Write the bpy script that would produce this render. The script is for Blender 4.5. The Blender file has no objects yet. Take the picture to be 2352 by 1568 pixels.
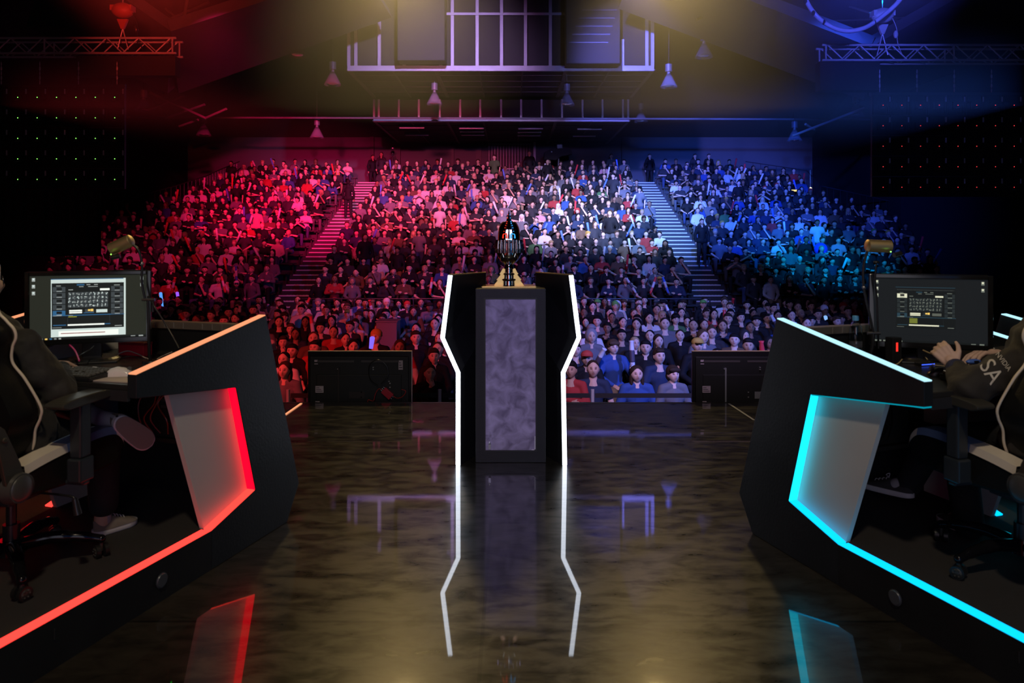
import bpy, bmesh, math, random
import numpy as np
from mathutils import Vector, Matrix, Quaternion

# ------------------------------------------------------------------ camera, world, lights, exposure
C = bpy.context.scene.collection
H_CAM = 1.6
F_PX = 25.0 / 36.0 * 2352
cam_d = bpy.data.cameras.new('camera')
cam_d.lens = 25.0; cam_d.sensor_width = 36.0; cam_d.sensor_fit = 'HORIZONTAL'
cam_d.shift_y = -234.0 / 2352
cam_d.clip_start = 0.05; cam_d.clip_end = 200
cam_d.dof.use_dof = True; cam_d.dof.focus_distance = 8.5; cam_d.dof.aperture_fstop = 3.5
cam = bpy.data.objects.new('camera', cam_d); C.objects.link(cam)
cam.location = (0, 0, H_CAM); cam.rotation_euler = (math.pi / 2, 0, 0)
bpy.context.scene.camera = cam
sc = bpy.context.scene
sc.view_settings.view_transform = 'Standard'; sc.view_settings.look = 'None'
sc.view_settings.exposure = 0.0; sc.view_settings.gamma = 1.0
sc.view_settings.use_curve_mapping = False
sc.cycles.max_bounces = 5; sc.cycles.diffuse_bounces = 2; sc.cycles.glossy_bounces = 3
sc.cycles.transmission_bounces = 4; sc.cycles.volume_bounces = 0; sc.cycles.transparent_max_bounces = 6
sc.cycles.sample_clamp_indirect = 4.0
w = bpy.data.worlds.new('dark hall'); sc.world = w; w.use_nodes = True
w.node_tree.nodes['Background'].inputs[0].default_value = (0.5, 0.55, 1.0, 1)
w.node_tree.nodes['Background'].inputs[1].default_value = 0.0012

def spot(name, loc, aim, power, col, deg, blend=0.6, size=0.15, spec=1.0):
    l = bpy.data.lights.new(name, 'SPOT'); l.energy = power; l.color = col
    l.spot_size = math.radians(deg); l.spot_blend = blend; l.shadow_soft_size = size; l.specular_factor = spec
    o = bpy.data.objects.new(name, l); C.objects.link(o); o.location = loc
    o.rotation_euler = (Vector(aim) - Vector(loc)).to_track_quat('-Z', 'Y').to_euler()
    return o
def area(name, loc, aim, power, col, sx, sy):
    l = bpy.data.lights.new(name, 'AREA'); l.shape = 'RECTANGLE'; l.size = sx; l.size_y = sy
    l.energy = power; l.color = col
    o = bpy.data.objects.new(name, l); C.objects.link(o); o.location = loc
    o.rotation_euler = (Vector(aim) - Vector(loc)).to_track_quat('-Z', 'Y').to_euler()
    return o
# crowd washes, hung on a front-of-house bar above the first rows
K = 1000.0
spot('wash_red_left', (-7, 15.6, 7.35), (-10.2, 31, 3.6), 20 * K, (1, .012, .12), 36, .95)
spot('wash_red_inner', (-4, 15.6, 7.35), (-7.2, 31, 3.2), 19 * K, (1, .014, .15), 34, .9)
spot('wash_magenta', (-2, 15.6, 7.35), (-3.2, 31, 3.4), 15 * K, (1, .08, .20), 36, .9)
spot('wash_white', (1, 15.6, 7.35), (2.0, 30, 2.6), 26 * K, (.58, .50, 1), 30, .95)
spot('wash_white_right', (3, 15.6, 7.35), (4.8, 29.5, 2.4), 30 * K, (.24, .42, 1), 32, .95)
spot('wash_blue', (5, 15.6, 7.35), (9.0, 31, 3.2), 26 * K, (.03, .12, 1), 38, .85)
spot('wash_cyan', (8, 15.6, 7.35), (11.2, 26.4, .3), 12 * K, (.0, .30, 1), 27, .9)
spot('wash_blue_far', (7, 15.6, 7.35), (14.5, 31, 3.0), 7 * K, (.03, .09, 1), 38, .9)
spot('wash_low_left', (-6, 15, 8.6), (-11.5, 25, .4), 3.6 * K, (1, .03, .16), 40, .95)
spot('wash_low_pink', (-4, 15, 8.6), (-3.6, 22, .2), 3.4 * K, (1, .10, .22), 48, .95)
spot('wash_low_blue', (4, 15, 8.6), (3.6, 22, .2), 3.6 * K, (.12, .25, 1), 50, .95)
spot('front_red', (-7, 4, 4.2), (-4.0, 13, -.2), 3.4 * K, (1, .05, .06), 50, .8)
spot('front_blue', (7.5, 4, 4.4), (4.0, 13, -.2), 6.8 * K, (.06, .18, 1), 52, .8)
spot('front_violet', (1.5, 4, 5), (2.5, 12, -.2), 2.4 * K, (.7, .5, 1), 50, .8)
# coloured light grazing the ceiling steel
spot('ceiling_red', (-3, 18, 7.0), (-5.0, 28, 8.6), .35 * K, (1, .12, .20), 44, 1)
spot('ceiling_magenta', (-1, 18, 7.0), (-1.5, 28, 8.2), .7 * K, (.9, .25, .8), 50, 1)
spot('ceiling_blue', (3, 18, 7.0), (4, 28, 8.2), 1.3 * K, (.25, .30, 1), 50, 1)
spot('ceiling_red_side', (-3, 3, 4.5), (-7.9, 17.6, 7.2), 12 * K, (1, .05, .03), 21, 1)
spot('ceiling_blue_side', (3, 3, 4.5), (7.9, 17.6, 7.4), 20 * K, (.08, .11, 1), 22, 1)
spot('wall_blue', (2, 18, 9), (9, 38.5, 5.5), 17 * K, (.16, .17, 1), 40, .9)
spot('wall_violet', (-2, 18, 9), (-4, 38.5, 5.7), 6 * K, (.55, .38, 1), 60, .9)
# amber back-lights hung above the stage front, shining down through the haze
spot('amber_left', (-2.05, 13.6, 7.35), (-1.1, 2.0, -.6), 1.0 * K, (1, .70, .27), 36, .35, .3)
spot('amber_right', (2.75, 13.6, 7.35), (1.7, 2.0, -.6), 1.0 * K, (1, .70, .27), 36, .35, .3)
# lights behind the photographer
spot('warm_key_left', (-.6, .2, 5.2), (-2.2, 3.2, .9), 270, (1, .82, .56), 60, .9, .12)
spot('warm_key_right', (.6, .2, 5.2), (2.3, 3.2, .9), 270, (1, .82, .60), 60, .9, .12)
area('stage_screen_white', (0, -2.4, 2.3), (0, 5, 2.3), 26, (.85, .85, 1), 1.5, 4.2)
area('stage_screen_red', (-2.2, -2.4, 2.3), (-2.2, 5, 2.3), 8, (1, .05, .04), 2.4, 4.2)
area('stage_screen_blue', (2.2, -2.4, 2.3), (2.2, 5, 2.3), 10, (.03, .30, 1), 2.4, 4.2)
spot('lavender_wash', (0, -3.0, 4.6), (0, 5.1, .75), 420, (.50, .42, 1), 11, .6, .3)

# ------------------------------------------------------------------ helpers
def at(px, py, d):
    return Vector(((px - 1176) * d / F_PX, d, H_CAM - (py - 550) * d / F_PX))
def onz(px, py, z):
    d = (H_CAM - z) * F_PX / (py - 550)
    return Vector(((px - 1176) * d / F_PX, d, z))

def mat(name, col, rough=.6, metal=0.0, emit=None, es=0.0, spec=.5, coat=0.0, coat_r=.05, trans=0.0, alpha=1.0, vary=0.0, vscale=6.0, bump=0.0, bscale=40.0, sheen=0.0):
    m = bpy.data.materials.new(name); m.use_nodes = True
    nt = m.node_tree; b = nt.nodes['Principled BSDF']
    c4 = (col[0], col[1], col[2], 1)
    b.inputs['Base Color'].default_value = c4; m.diffuse_color = c4
    b.inputs['Roughness'].default_value = rough; b.inputs['Metallic'].default_value = metal
    b.inputs['Specular IOR Level'].default_value = spec
    b.inputs['Coat Weight'].default_value = coat; b.inputs['Coat Roughness'].default_value = coat_r
    b.inputs['Transmission Weight'].default_value = trans; b.inputs['Alpha'].default_value = alpha
    b.inputs['Sheen Weight'].default_value = sheen
    if emit is not None:
        b.inputs['Emission Color'].default_value = (*emit, 1); b.inputs['Emission Strength'].default_value = es; b.inputs['Specular IOR Level'].default_value = 0.0 if es else spec
    if vary or bump:
        tc = nt.nodes.new('ShaderNodeTexCoord'); n = nt.nodes.new('ShaderNodeTexNoise')
        n.inputs['Scale'].default_value = vscale; n.inputs['Detail'].default_value = 5
        nt.links.new(tc.outputs['Object'], n.inputs['Vector'])
        if vary:
            mx = nt.nodes.new('ShaderNodeMix'); mx.data_type = 'RGBA'
            mx.inputs['A'].default_value = tuple(max(0, x * (1 - vary)) for x in col) + (1,)
            mx.inputs['B'].default_value = tuple(min(1, x * (1 + vary)) for x in col) + (1,)
            nt.links.new(n.outputs['Fac'], mx.inputs['Factor']); nt.links.new(mx.outputs['Result'], b.inputs['Base Color'])
            mr = nt.nodes.new('ShaderNodeMapRange'); mr.inputs['To Min'].default_value = max(.02, rough - .1); mr.inputs['To Max'].default_value = min(1, rough + .1)
            nt.links.new(n.outputs['Fac'], mr.inputs['Value']); nt.links.new(mr.outputs['Result'], b.inputs['Roughness'])
        if bump:
            n2 = nt.nodes.new('ShaderNodeTexNoise'); n2.inputs['Scale'].default_value = bscale; n2.inputs['Detail'].default_value = 4
            nt.links.new(tc.outputs['Object'], n2.inputs['Vector'])
            bp = nt.nodes.new('ShaderNodeBump'); bp.inputs['Strength'].default_value = bump; bp.inputs['Distance'].default_value = .02
            nt.links.new(n2.outputs['Fac'], bp.inputs['Height']); nt.links.new(bp.outputs['Normal'], b.inputs['Normal'])
    return m
def glow(name, col, s):
    return mat(name, (.02, .02, .02), .5, emit=col, es=s)

class MB:
    """collects faces, then links them as one mesh object"""
    def __init__(self): self.v = []; self.f = []; self.mi = []
    def add(self, vs, fs, mi=0):
        o = len(self.v); self.v += [tuple(p) for p in vs]
        self.f += [tuple(i + o for i in q) for q in fs]; self.mi += [mi] * len(fs); return self
    def box(self, lo, hi, mi=0, M=None):
        x0, y0, z0 = lo; x1, y1, z1 = hi
        vs = [Vector(p) for p in ((x0, y0, z0), (x1, y0, z0), (x1, y1, z0), (x0, y1, z0), (x0, y0, z1), (x1, y0, z1), (x1, y1, z1), (x0, y1, z1))]
        if M is not None: vs = [M @ p for p in vs]
        return self.add(vs, [(0, 3, 2, 1), (4, 5, 6, 7), (0, 1, 5, 4), (1, 2, 6, 5), (2, 3, 7, 6), (3, 0, 4, 7)], mi)
    def cyl(self, p1, p2, r1, r2=None, n=12, mi=0, cap=True):
        p1 = Vector(p1); p2 = Vector(p2); r2 = r1 if r2 is None else r2
        d = (p2 - p1); q = d.to_track_quat('Z', 'Y') if d.length > 1e-9 else Quaternion()
        vs = []
        for p, r in ((p1, r1), (p2, r2)):
            for i in range(n):
                a = 2 * math.pi * i / n; vs.append(p + q @ Vector((r * math.cos(a), r * math.sin(a), 0)))
        fs = [(i, (i + 1) % n, n + (i + 1) % n, n + i) for i in range(n)]
        if cap: fs += [tuple(range(n - 1, -1, -1)), tuple(range(n, 2 * n))]
        return self.add(vs, fs, mi)
    def tube(self, pts, r, n=8, mi=0, closed=False, steps=6):
        pts = [Vector(p) for p in pts]
        if steps > 1 and len(pts) > 2:
            out = []; m = len(pts)
            rng = range(m if closed else m - 1)
            for i in rng:
                a = pts[(i - 1) % m] if closed or i > 0 else pts[0]; b = pts[i]; c = pts[(i + 1) % m]
                d = pts[(i + 2) % m] if closed or i + 2 < m else pts[-1]
                for k in range(steps):
                    t = k / steps
                    out.append(.5 * ((2 * b) + (c - a) * t + (2 * a - 5 * b + 4 * c - d) * t * t + (3 * b - a - 3 * c + d) * t ** 3))
            if not closed: out.append(pts[-1])
            pts = out
        m = len(pts); vs = []; up = None
        for i, p in enumerate(pts):
            a = pts[i - 1] if (closed or i) else p; b = pts[(i + 1) % m] if (closed or i < m - 1) else p
            t = (b - a).normalized() if (b - a).length > 1e-9 else Vector((0, 0, 1))
            if up is None: up = t.orthogonal().normalized()
            up = (up - t * up.dot(t)); up = up.normalized() if up.length > 1e-6 else t.orthogonal().normalized()
            s = t.cross(up); rr = r[i * len(r) // m] if isinstance(r, (list, tuple)) else r
            for k in range(n):
                an = 2 * math.pi * k / n; vs.append(p + up * rr * math.cos(an) + s * rr * math.sin(an))
        fs = []
        for i in range(m if closed else m - 1):
            j = (i + 1) % m
            fs += [(i * n + k, i * n + (k + 1) % n, j * n + (k + 1) % n, j * n + k) for k in range(n)]
        if not closed: fs += [tuple(range(n - 1, -1, -1)), tuple((m - 1) * n + k for k in range(n))]
        return self.add(vs, fs, mi)
    def lathe(self, prof, n=32, c=(0, 0, 0), mi=0, sy=1.0):
        vs = []; c = Vector(c)
        for r, z in prof:
            for k in range(n):
                a = 2 * math.pi * k / n; vs.append(c + Vector((r * math.cos(a), r * sy * math.sin(a), z)))
        fs = [(i * n + k, i * n + (k + 1) % n, (i + 1) * n + (k + 1) % n, (i + 1) * n + k) for i in range(len(prof) - 1) for k in range(n)]
        if prof[0][0] > 1e-4: fs.append(tuple(range(n - 1, -1, -1)))
        if prof[-1][0] > 1e-4: fs.append(tuple((len(prof) - 1) * n + k for k in range(n)))
        return self.add(vs, fs, mi)
    def prism(self, poly, a, b, axis='x', mi=0):
        """poly of (u,v); axis x: u->y v->z, y: u->x v->z, z: u->x v->y"""
        def mk(u, v, t): return {'x': (t, u, v), 'y': (u, t, v), 'z': (u, v, t)}[axis]
        n = len(poly); vs = [mk(u, v, a) for u, v in poly] + [mk(u, v, b) for u, v in poly]
        return self.add(vs, [tuple(range(n)), tuple(range(2 * n - 1, n - 1, -1))] + [(i, n + i, n + (i + 1) % n, (i + 1) % n) for i in range(n)], mi)
    def ell(self, c, r, n=16, m=10, mi=0, M=None):
        vs = []; c = Vector(c)
        for j in range(m + 1):
            t = math.pi * j / m
            for k in range(n):
                a = 2 * math.pi * k / n
                p = Vector((r[0] * math.sin(t) * math.cos(a), r[1] * math.sin(t) * math.sin(a), r[2] * math.cos(t)))
                vs.append(c + (M @ p if M is not None else p))
        fs = [(j * n + k, (j + 1) * n + k, (j + 1) * n + (k + 1) % n, j * n + (k + 1) % n) for j in range(m) for k in range(n)]
        return self.add(vs, fs, mi)
    def mesh(self, name, fix=True):
        me = bpy.data.meshes.new(name); me.from_pydata(self.v, [], self.f); me.polygons.foreach_set('material_index', self.mi)
        if fix:
            bm = bmesh.new(); bm.from_mesh(me); bmesh.ops.remove_doubles(bm, verts=bm.verts, dist=1e-6)
            bmesh.ops.recalc_face_normals(bm, faces=bm.faces); bm.to_mesh(me); bm.free()
        me.update(); return me
    def build(self, name, m, parent=None, smooth=False, bevel=0.0, loc=None, fix=True):
        me = self.mesh(name, fix)
        for x in (m if isinstance(m, (list, tuple)) else [m]): me.materials.append(x)
        o = bpy.data.objects.new(name, me); C.objects.link(o)
        if parent is not None: o.parent = parent
        if loc is not None: o.location = loc
        if bevel:
            b = o.modifiers.new('bevel', 'BEVEL'); b.width = bevel; b.segments = 2; b.limit_method = 'ANGLE'; b.angle_limit = .6
        if smooth:
            me.polygons.foreach_set('use_smooth', [True] * len(me.polygons))
            if bevel == 0: me.set_sharp_from_angle(angle=math.radians(50))
        return o
def tag(o, label, cat, group=None, kind=None):
    o['label'] = label; o['category'] = cat
    if group: o['group'] = group
    if kind: o['kind'] = kind
    return o
def thing(name, label, cat, loc=(0, 0, 0), rz=0.0, group=None):
    o = bpy.data.objects.new(name, None); C.objects.link(o); o.location = loc; o.rotation_euler = (0, 0, rz)
    o.empty_display_size = .1
    return tag(o, label, cat, group)
def struct(o): o['kind'] = 'structure'; return o
def dup(root, loc=None, rz=None, label=None, group=None):
    r = root.copy(); C.objects.link(r)
    if loc is not None: r.location = loc
    if rz is not None: r.rotation_euler = (0, 0, rz)
    if label: r['label'] = label
    if group: r['group'] = group
    for ch in list(root.children):
        c = ch.copy(); C.objects.link(c); c.parent = r
        for g in ch.children:
            d = g.copy(); C.objects.link(d); d.parent = c
    return r

BLACK = mat('black laminate', (.010, .011, .013), .42, vary=.3, vscale=5, bump=.05, bscale=120)
MATTE = mat('matt black paint', (.012, .012, .013), .7)
DRAPE = mat('black wool drape', (.006, .006, .007), .95)
PLASTIC = mat('black plastic', (.015, .015, .016), .32)
RUBBER = mat('grey rubber', (.06, .06, .06), .6)
STEEL = mat('brushed steel', (.45, .45, .46), .35, 1.0)
CHROME = mat('chrome', (.85, .85, .87), .06, 1.0)
ALU = mat('aluminium tube', (.50, .50, .52), .5, .3)
WHITE = mat('white panel', (.62, .60, .57), .55, vary=.04)
GOLD = mat('gold', (.85, .58, .22), .26, 1.0)
BRONZE = mat('bronze metal', (.90, .68, .34), .48, 1.0)
LEATHER = mat('black leatherette', (.008, .008, .0075), .55, spec=.15, bump=.15, bscale=160)
CREAM = mat('cream piping', (.72, .62, .46), .4)
DARKGREY = mat('dark grey metal', (.05, .05, .055), .4, .5)
# ------------------------------------------------------------------ stage floor
def floor_mat():
    m = bpy.data.materials.new('polished black stage floor'); m.use_nodes = True
    nt = m.node_tree; N = nt.nodes; L = nt.links; b = N['Principled BSDF']
    tc = N.new('ShaderNodeTexCoord')
    mp = N.new('ShaderNodeMapping'); mp.inputs['Scale'].default_value = (.8, 2.0, 1); L.new(tc.outputs['Object'], mp.inputs['Vector'])
    n1 = N.new('ShaderNodeTexNoise'); n1.inputs['Scale'].default_value = 4.2; n1.inputs['Detail'].default_value = 8; n1.inputs['Roughness'].default_value = .68; n1.inputs['Distortion'].default_value = .7
    L.new(mp.outputs['Vector'], n1.inputs['Vector'])
    n2 = N.new('ShaderNodeTexNoise'); n2.inputs['Scale'].default_value = 7; n2.inputs['Detail'].default_value = 4; n2.inputs['Distortion'].default_value = .6
    L.new(mp.outputs['Vector'], n2.inputs['Vector'])
    r = N.new('ShaderNodeValToRGB'); r.color_ramp.elements[0].position = .25; r.color_ramp.elements[0].color = (.006, .005, .004, 1)
    r.color_ramp.elements[1].position = .78; r.color_ramp.elements[1].color = (.040, .034, .025, 1)
    mul = N.new('ShaderNodeMath'); mul.operation = 'MULTIPLY_ADD'; mul.inputs[1].default_value = .5; mul.inputs[2].default_value = 0
    ad = N.new('ShaderNodeMath'); ad.operation = 'MULTIPLY_ADD'; ad.inputs[1].default_value = .5
    L.new(n2.outputs['Fac'], mul.inputs[0]); L.new(n1.outputs['Fac'], ad.inputs[0]); L.new(mul.outputs[0], ad.inputs[2])
    L.new(ad.outputs[0], r.inputs['Fac'])
    br = N.new('ShaderNodeTexBrick'); br.offset = 0; br.inputs['Scale'].default_value = 1
    br.inputs['Brick Width'].default_value = 2.07; br.inputs['Row Height'].default_value = 1.035; br.inputs['Mortar Size'].default_value = .008
    br.inputs['Color1'].default_value = (1, 1, 1, 1); br.inputs['Color2'].default_value = (.6, .6, .6, 1); br.inputs['Mortar'].default_value = (.25, .25, .25, 1)
    mp2 = N.new('ShaderNodeMapping'); mp2.inputs['Location'].default_value = (.12, -5.05 + 1.035 * 5, 0); L.new(tc.outputs['Object'], mp2.inputs['Vector']); L.new(mp2.outputs['Vector'], br.inputs['Vector'])
    mx = N.new('ShaderNodeMix'); mx.data_type = 'RGBA'; mx.blend_type = 'MULTIPLY'; mx.inputs['Factor'].default_value = 1
    L.new(r.outputs['Color'], mx.inputs['A']); L.new(br.outputs['Color'], mx.inputs['B']); L.new(mx.outputs['Result'], b.inputs['Base Color'])
    rr = N.new('ShaderNodeMapRange'); rr.inputs['From Min'].default_value = .2; rr.inputs['From Max'].default_value = .8; rr.inputs['To Min'].default_value = .17; rr.inputs['To Max'].default_value = .50
    L.new(ad.outputs[0], rr.inputs['Value']); L.new(rr.outputs['Result'], b.inputs['Roughness'])
    sp = N.new('ShaderNodeMapRange'); sp.inputs['From Min'].default_value = .40; sp.inputs['From Max'].default_value = .62; sp.inputs['To Min'].default_value = .11; sp.inputs['To Max'].default_value = .36; sp.interpolation_type = 'SMOOTHSTEP'
    L.new(ad.outputs[0], sp.inputs['Value']); L.new(sp.outputs['Result'], b.inputs['Specular IOR Level'])
    b.inputs['Coat Weight'].default_value = 1.0; b.inputs['Coat Roughness'].default_value = .028; b.inputs['Coat IOR'].default_value = 1.55
    bp = N.new('ShaderNodeBump'); bp.inputs['Strength'].default_value = .0; bp.inputs['Distance'].default_value = .01
    L.new(n2.outputs['Fac'], bp.inputs['Height']); L.new(bp.outputs['Normal'], b.inputs['Normal'])
    bc = N.new('ShaderNodeBump'); bc.inputs['Strength'].default_value = .004; bc.inputs['Distance'].default_value = .01
    L.new(n1.outputs['Fac'], bc.inputs['Height']); L.new(bc.outputs['Normal'], b.inputs['Coat Normal'])
    return m
FLOOR = floor_mat()
mb = MB(); mb.box((-12, -6, -.06), (12, 6.97, 0)); struct(mb.build('floor', FLOOR))
mb = MB(); mb.box((-12, 6.93, -1.44), (12, 6.968, -.06)); struct(mb.build('trim_stage_fascia', MATTE))
mb = MB(); mb.box((-12, 6.972, -.05), (12, 6.985, .004)); struct(mb.build('trim_stage_edge', mat('satin edge strip', (.10, .09, .09), .3, .8)))
HALLFLOOR = mat('dark hall floor', (.02, .02, .022), .6, vary=.2)
mb = MB(); mb.box((-26, 6.0, -1.5), (26, 40, -1.44)); struct(mb.build('floor_hall', HALLFLOOR))

ORANGE_L = glow('salmon led', (1, .36, .17), 1.05)
RED_L = glow('red led', (1, .0, .012), 2.6)
CORAL_L = glow('coral led', (1, .04, .03), 2.3)
CYAN_L = glow('cyan led', (.005, .7, 1), 2.2)
SKY_L = glow('sky blue led', (.0, .50, 1), 1.7)
ICE_L = glow('ice blue led', (.46, .84, 1), 1.2)
PALE_L = glow('pale white led', (.80, .87, 1), 4.5)

# thin orange led line and a bare white line on the stage floor, seen beyond the booths
for a_, b_, mt, lab in (((655, 952), (692, 926), ORANGE_L, 'thin orange light line in the stage floor beyond the red booth'),
                        ((1732, 965), (1674, 927), mat('plain white', (.5, .52, .6), .5), 'thin plain white line on the stage floor beyond the blue booth')):
    p, q = onz(*a_, .003), onz(*b_, .003); n_ = (q - p).cross(Vector((0, 0, 1))).normalized() * .011
    mb = MB(); mb.add([p - n_, p + n_, q + n_, q - n_, p - n_ + Vector((0, 0, .003)), p + n_ + Vector((0, 0, .003)), q + n_ + Vector((0, 0, .003)), q - n_ + Vector((0, 0, .003))],
                      [(0, 1, 2, 3), (4, 5, 6, 7), (0, 1, 5, 4), (1, 2, 6, 5), (2, 3, 7, 6), (3, 0, 4, 7)])
    tag(mb.build('floor_line', mt), lab, 'light strip' if mt is ORANGE_L else 'tape')

# ------------------------------------------------------------------ plinth and trophy
def mottled():
    m = mat('mottled lavender panel', (.36, .31, .52), .45)
    nt = m.node_tree; b = nt.nodes['Principled BSDF']
    tc = nt.nodes.new('ShaderNodeTexCoord'); n = nt.nodes.new('ShaderNodeTexNoise'); n.inputs['Scale'].default_value = 11; n.inputs['Detail'].default_value = 5; n.inputs['Distortion'].default_value = .8
    r = nt.nodes.new('ShaderNodeValToRGB'); r.color_ramp.elements[0].position = .33; r.color_ramp.elements[0].color = (.24, .21, .34, 1)
    r.color_ramp.elements[1].position = .68; r.color_ramp.elements[1].color = (.60, .54, .82, 1)
    nt.links.new(tc.outputs['Object'], n.inputs['Vector']); nt.links.new(n.outputs['Fac'], r.inputs['Fac']); nt.links.new(r.outputs['Color'], b.inputs['Base Color'])
    return m
PX = 1173; PD = 5.10
def X(px, d): return (px - 1176) * d / F_PX
def Z(py, d): return H_CAM - (py - 550) * d / F_PX
pl = thing('plinth', 'tall black trophy plinth with mottled lavender front panel and white glowing wings', 'plinth', (X(PX, PD), PD, 0))
hw = .253; zt = 1.247
mb = MB(); mb.box((-hw, 0, .0), (hw, .44, zt)); mb.build('column', BLACK, pl, bevel=.004)
mb = MB(); mb.box((-.185, -.006, .0), (.185, .004, 0.001))
pz0, pz1 = Z(1033, PD), Z(687, PD)
mb = MB(); mb.box((-.180, -.004, pz0), (.178, .002, pz1)); mb.build('front_panel', mottled(), pl)
mb = MB()
for lo, hi in (((-.19, pz0 - .01), (-.180, pz1 + .01)), ((.178, pz0 - .01), (.188, pz1 + .01)), ((-.18, pz0 - .01), (.178, pz0)), ((-.18, pz1), (.178, pz1 + .01))):
    mb.box((lo[0], -.007, lo[1]), (hi[0], .002, hi[1]))
mb.build('panel_frame', PLASTIC, pl)
mb = MB(); mb.box((-.158, -.022, pz0 + .01), (-.142, -.004, pz0 + .045)); mb.ell((-.150, -.016, pz0 + .055), (.006, .006, .012), 10, 6); mb.build('lock', STEEL, pl)
mb = MB(); mb.box((.170, -.008, pz0 + .0), (.178, -.003, pz0 + .10)); mb.box((.150, -.008, pz0), (.178, -.003, pz0 + .006)); mb.build('edge_tape', mat('pale tape', (.7, .7, .8), .3), pl)
for sgn in (-1, 1):
    zs = [(0.0, .385 if sgn < 0 else .395), (Z(855, 5.05), .384), (Z(775, 5.05), .495), (Z(632, 5.05), .440)]
    inner = .19
    # wing plate: from its front edge back and inwards
    mb = MB(); vs = []
    for z, x in zs: vs += [(sgn * x, -.05, z), (sgn * (x - .028), -.05 + .0, z), (sgn * inner, .30, z), (sgn * inner, .335, z)]
    fs = []
    for i in range(3):
        a = i * 4; b_ = a + 4
        for k in range(4): fs.append((a + k, a + (k + 1) % 4, b_ + (k + 1) % 4, b_ + k))
    fs += [(0, 1, 2, 3), (12, 13, 14, 15)]
    mb.add(vs, fs); mb.build('wing', BLACK, pl)
    mb = MB(); vs = []
    for z, x in zs:
        vs += [(sgn * (x + .004), -.062, z + (.004 if z == 0 else 0)), (sgn * (x - .027), -.062, z), (sgn * (x - .027), -.049, z), (sgn * (x + .004), -.049, z)]
    mb.add(vs, fs); mb.build('light_strip', PALE_L, pl)
    mb = MB(); mb.add([(sgn * .44, -.05, zs[3][1] * 0 + zs[3][0]), (sgn * inner, .30, zs[3][0]), (sgn * inner, .335, zs[3][0]), (sgn * .44, -.03, zs[3][0]),
                       (sgn * .44, -.05, zs[3][0] + .008), (sgn * inner, .30, zs[3][0] + .008), (sgn * inner, .335, zs[3][0] + .008), (sgn * .44, -.03, zs[3][0] + .008)],
                      [(0, 1, 2, 3), (4, 5, 6, 7), (0, 1, 5, 4), (1, 2, 6, 5), (2, 3, 7, 6), (3, 0, 4, 7)])
    mb.build('top_trim', BRONZE, pl)
TD = 5.30
tr = thing('trophy', 'chrome and gold championship cup with pointed lid on the black plinth', 'trophy', (X(1169, TD), TD, zt))
S = .000437
def tz(y): return (1432 - y) * S
mb = MB(); mb.box((-.200, -.12, 0), (.200, .12, .012)); mb.build('base_plate', GOLD, tr, bevel=.003)
rows = [(150, 1420), (150, 1410), (128, 1402), (104, 1396), (101, 1328), (114, 1318), (122, 1306), (114, 1294), (88, 1286), (85, 1228), (96, 1220), (101, 1210), (96, 1200), (73, 1192), (71, 1130), (82, 1122), (82, 1088), (74, 1080), (74, 1052), (92, 1040)]
mb = MB(); mb.lathe([(r * S, tz(y)) for r, y in rows], 48); mb.build('stem', CHROME, tr, smooth=True)
bowl = [(60, 1045), (100, 1030), (150, 985), (190, 925), (211, 860), (216, 780), (212, 700), (207, 655)]
mb = MB(); mb.lathe([(r * S, tz(y)) for r, y in bowl] + [(195 * S, tz(640)), (150 * S, tz(620)), (.001, tz(612))], 48); mb.build('cup', CHROME, tr, smooth=True)
mb = MB()
for k in range(18):   # cut flutes round the cup
    a = 2 * math.pi * (k + .5) / 18
    for (r0, y0), (r1, y1) in (((211, 850), (217, 780)), ((217, 780), (213, 700)), ((213, 700), (205, 632))):
        mb.cyl((r0 * S * math.cos(a), r0 * S * math.sin(a), tz(y0)), (r1 * S * math.cos(a), r1 * S * math.sin(a), tz(y1)), .0120, .0135, 12)
mb.build('flutes', CHROME, tr, smooth=True)
mb = MB(); mb.lathe([(178 * S, tz(640)), (177 * S, tz(560)), (168 * S, tz(470)), (150 * S, tz(400)), (122 * S, tz(350)), (90 * S, tz(322)), (60 * S, tz(318)), (.001, tz(316))], 40, sy=.62)
mb.build('hood', mat('black chrome', (.10, .10, .11), .10, 1.0), tr, smooth=True)
mb = MB()
mb.tube([(s_ * r * S, -.07 * (1 if i else .9), tz(y)) for s_ in (-1,) for i, (r, y) in enumerate(((178, 640), (177, 560), (168, 470), (150, 400), (122, 350), (90, 324)))], .0035, 6)
mb.tube([(r * S, -.07, tz(y)) for r, y in ((178, 640), (177, 560), (168, 470), (150, 400), (122, 350), (90, 324))], .0035, 6)
mb.build('gold_rim', GOLD, tr, smooth=True)
mb = MB(); mb.lathe([(112 * S, tz(635)), (108 * S, tz(540)), (92 * S, tz(460)), (70 * S, tz(390)), (48 * S, tz(320)), (30 * S, tz(250)), (14 * S, tz(180)), (3 * S, tz(130))], 6, c=(0, -.035, 0)); mb.build('spire', CHROME, tr)
mb = MB()
for s_, mi in ((-1, 0), (1, 1)):
    for r, y in ((16, 205), (24, 258), (34, 320), (42, 350), (56, 385), (66, 425), (80, 485)):
        mb.ell((s_ * r * S, -.035 - r * S * .9, tz(y)), (.0035, .0035, .0035), 8, 6, mi)
    mb.cyl((s_ * 40 * S, -.10, tz(600)), (s_ * 36 * S, -.09, tz(520)), .006, .004, 6, mi)
    mb.cyl((s_ * 100 * S, -.09, tz(600)), (s_ * 98 * S, -.08, tz(540)), .006, .004, 6, mi)
    mb.cyl((s_ * 36 * S, -.09, tz(522)), (s_ * 98 * S, -.085, tz(535)), .004, .004, 6, mi)
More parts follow.
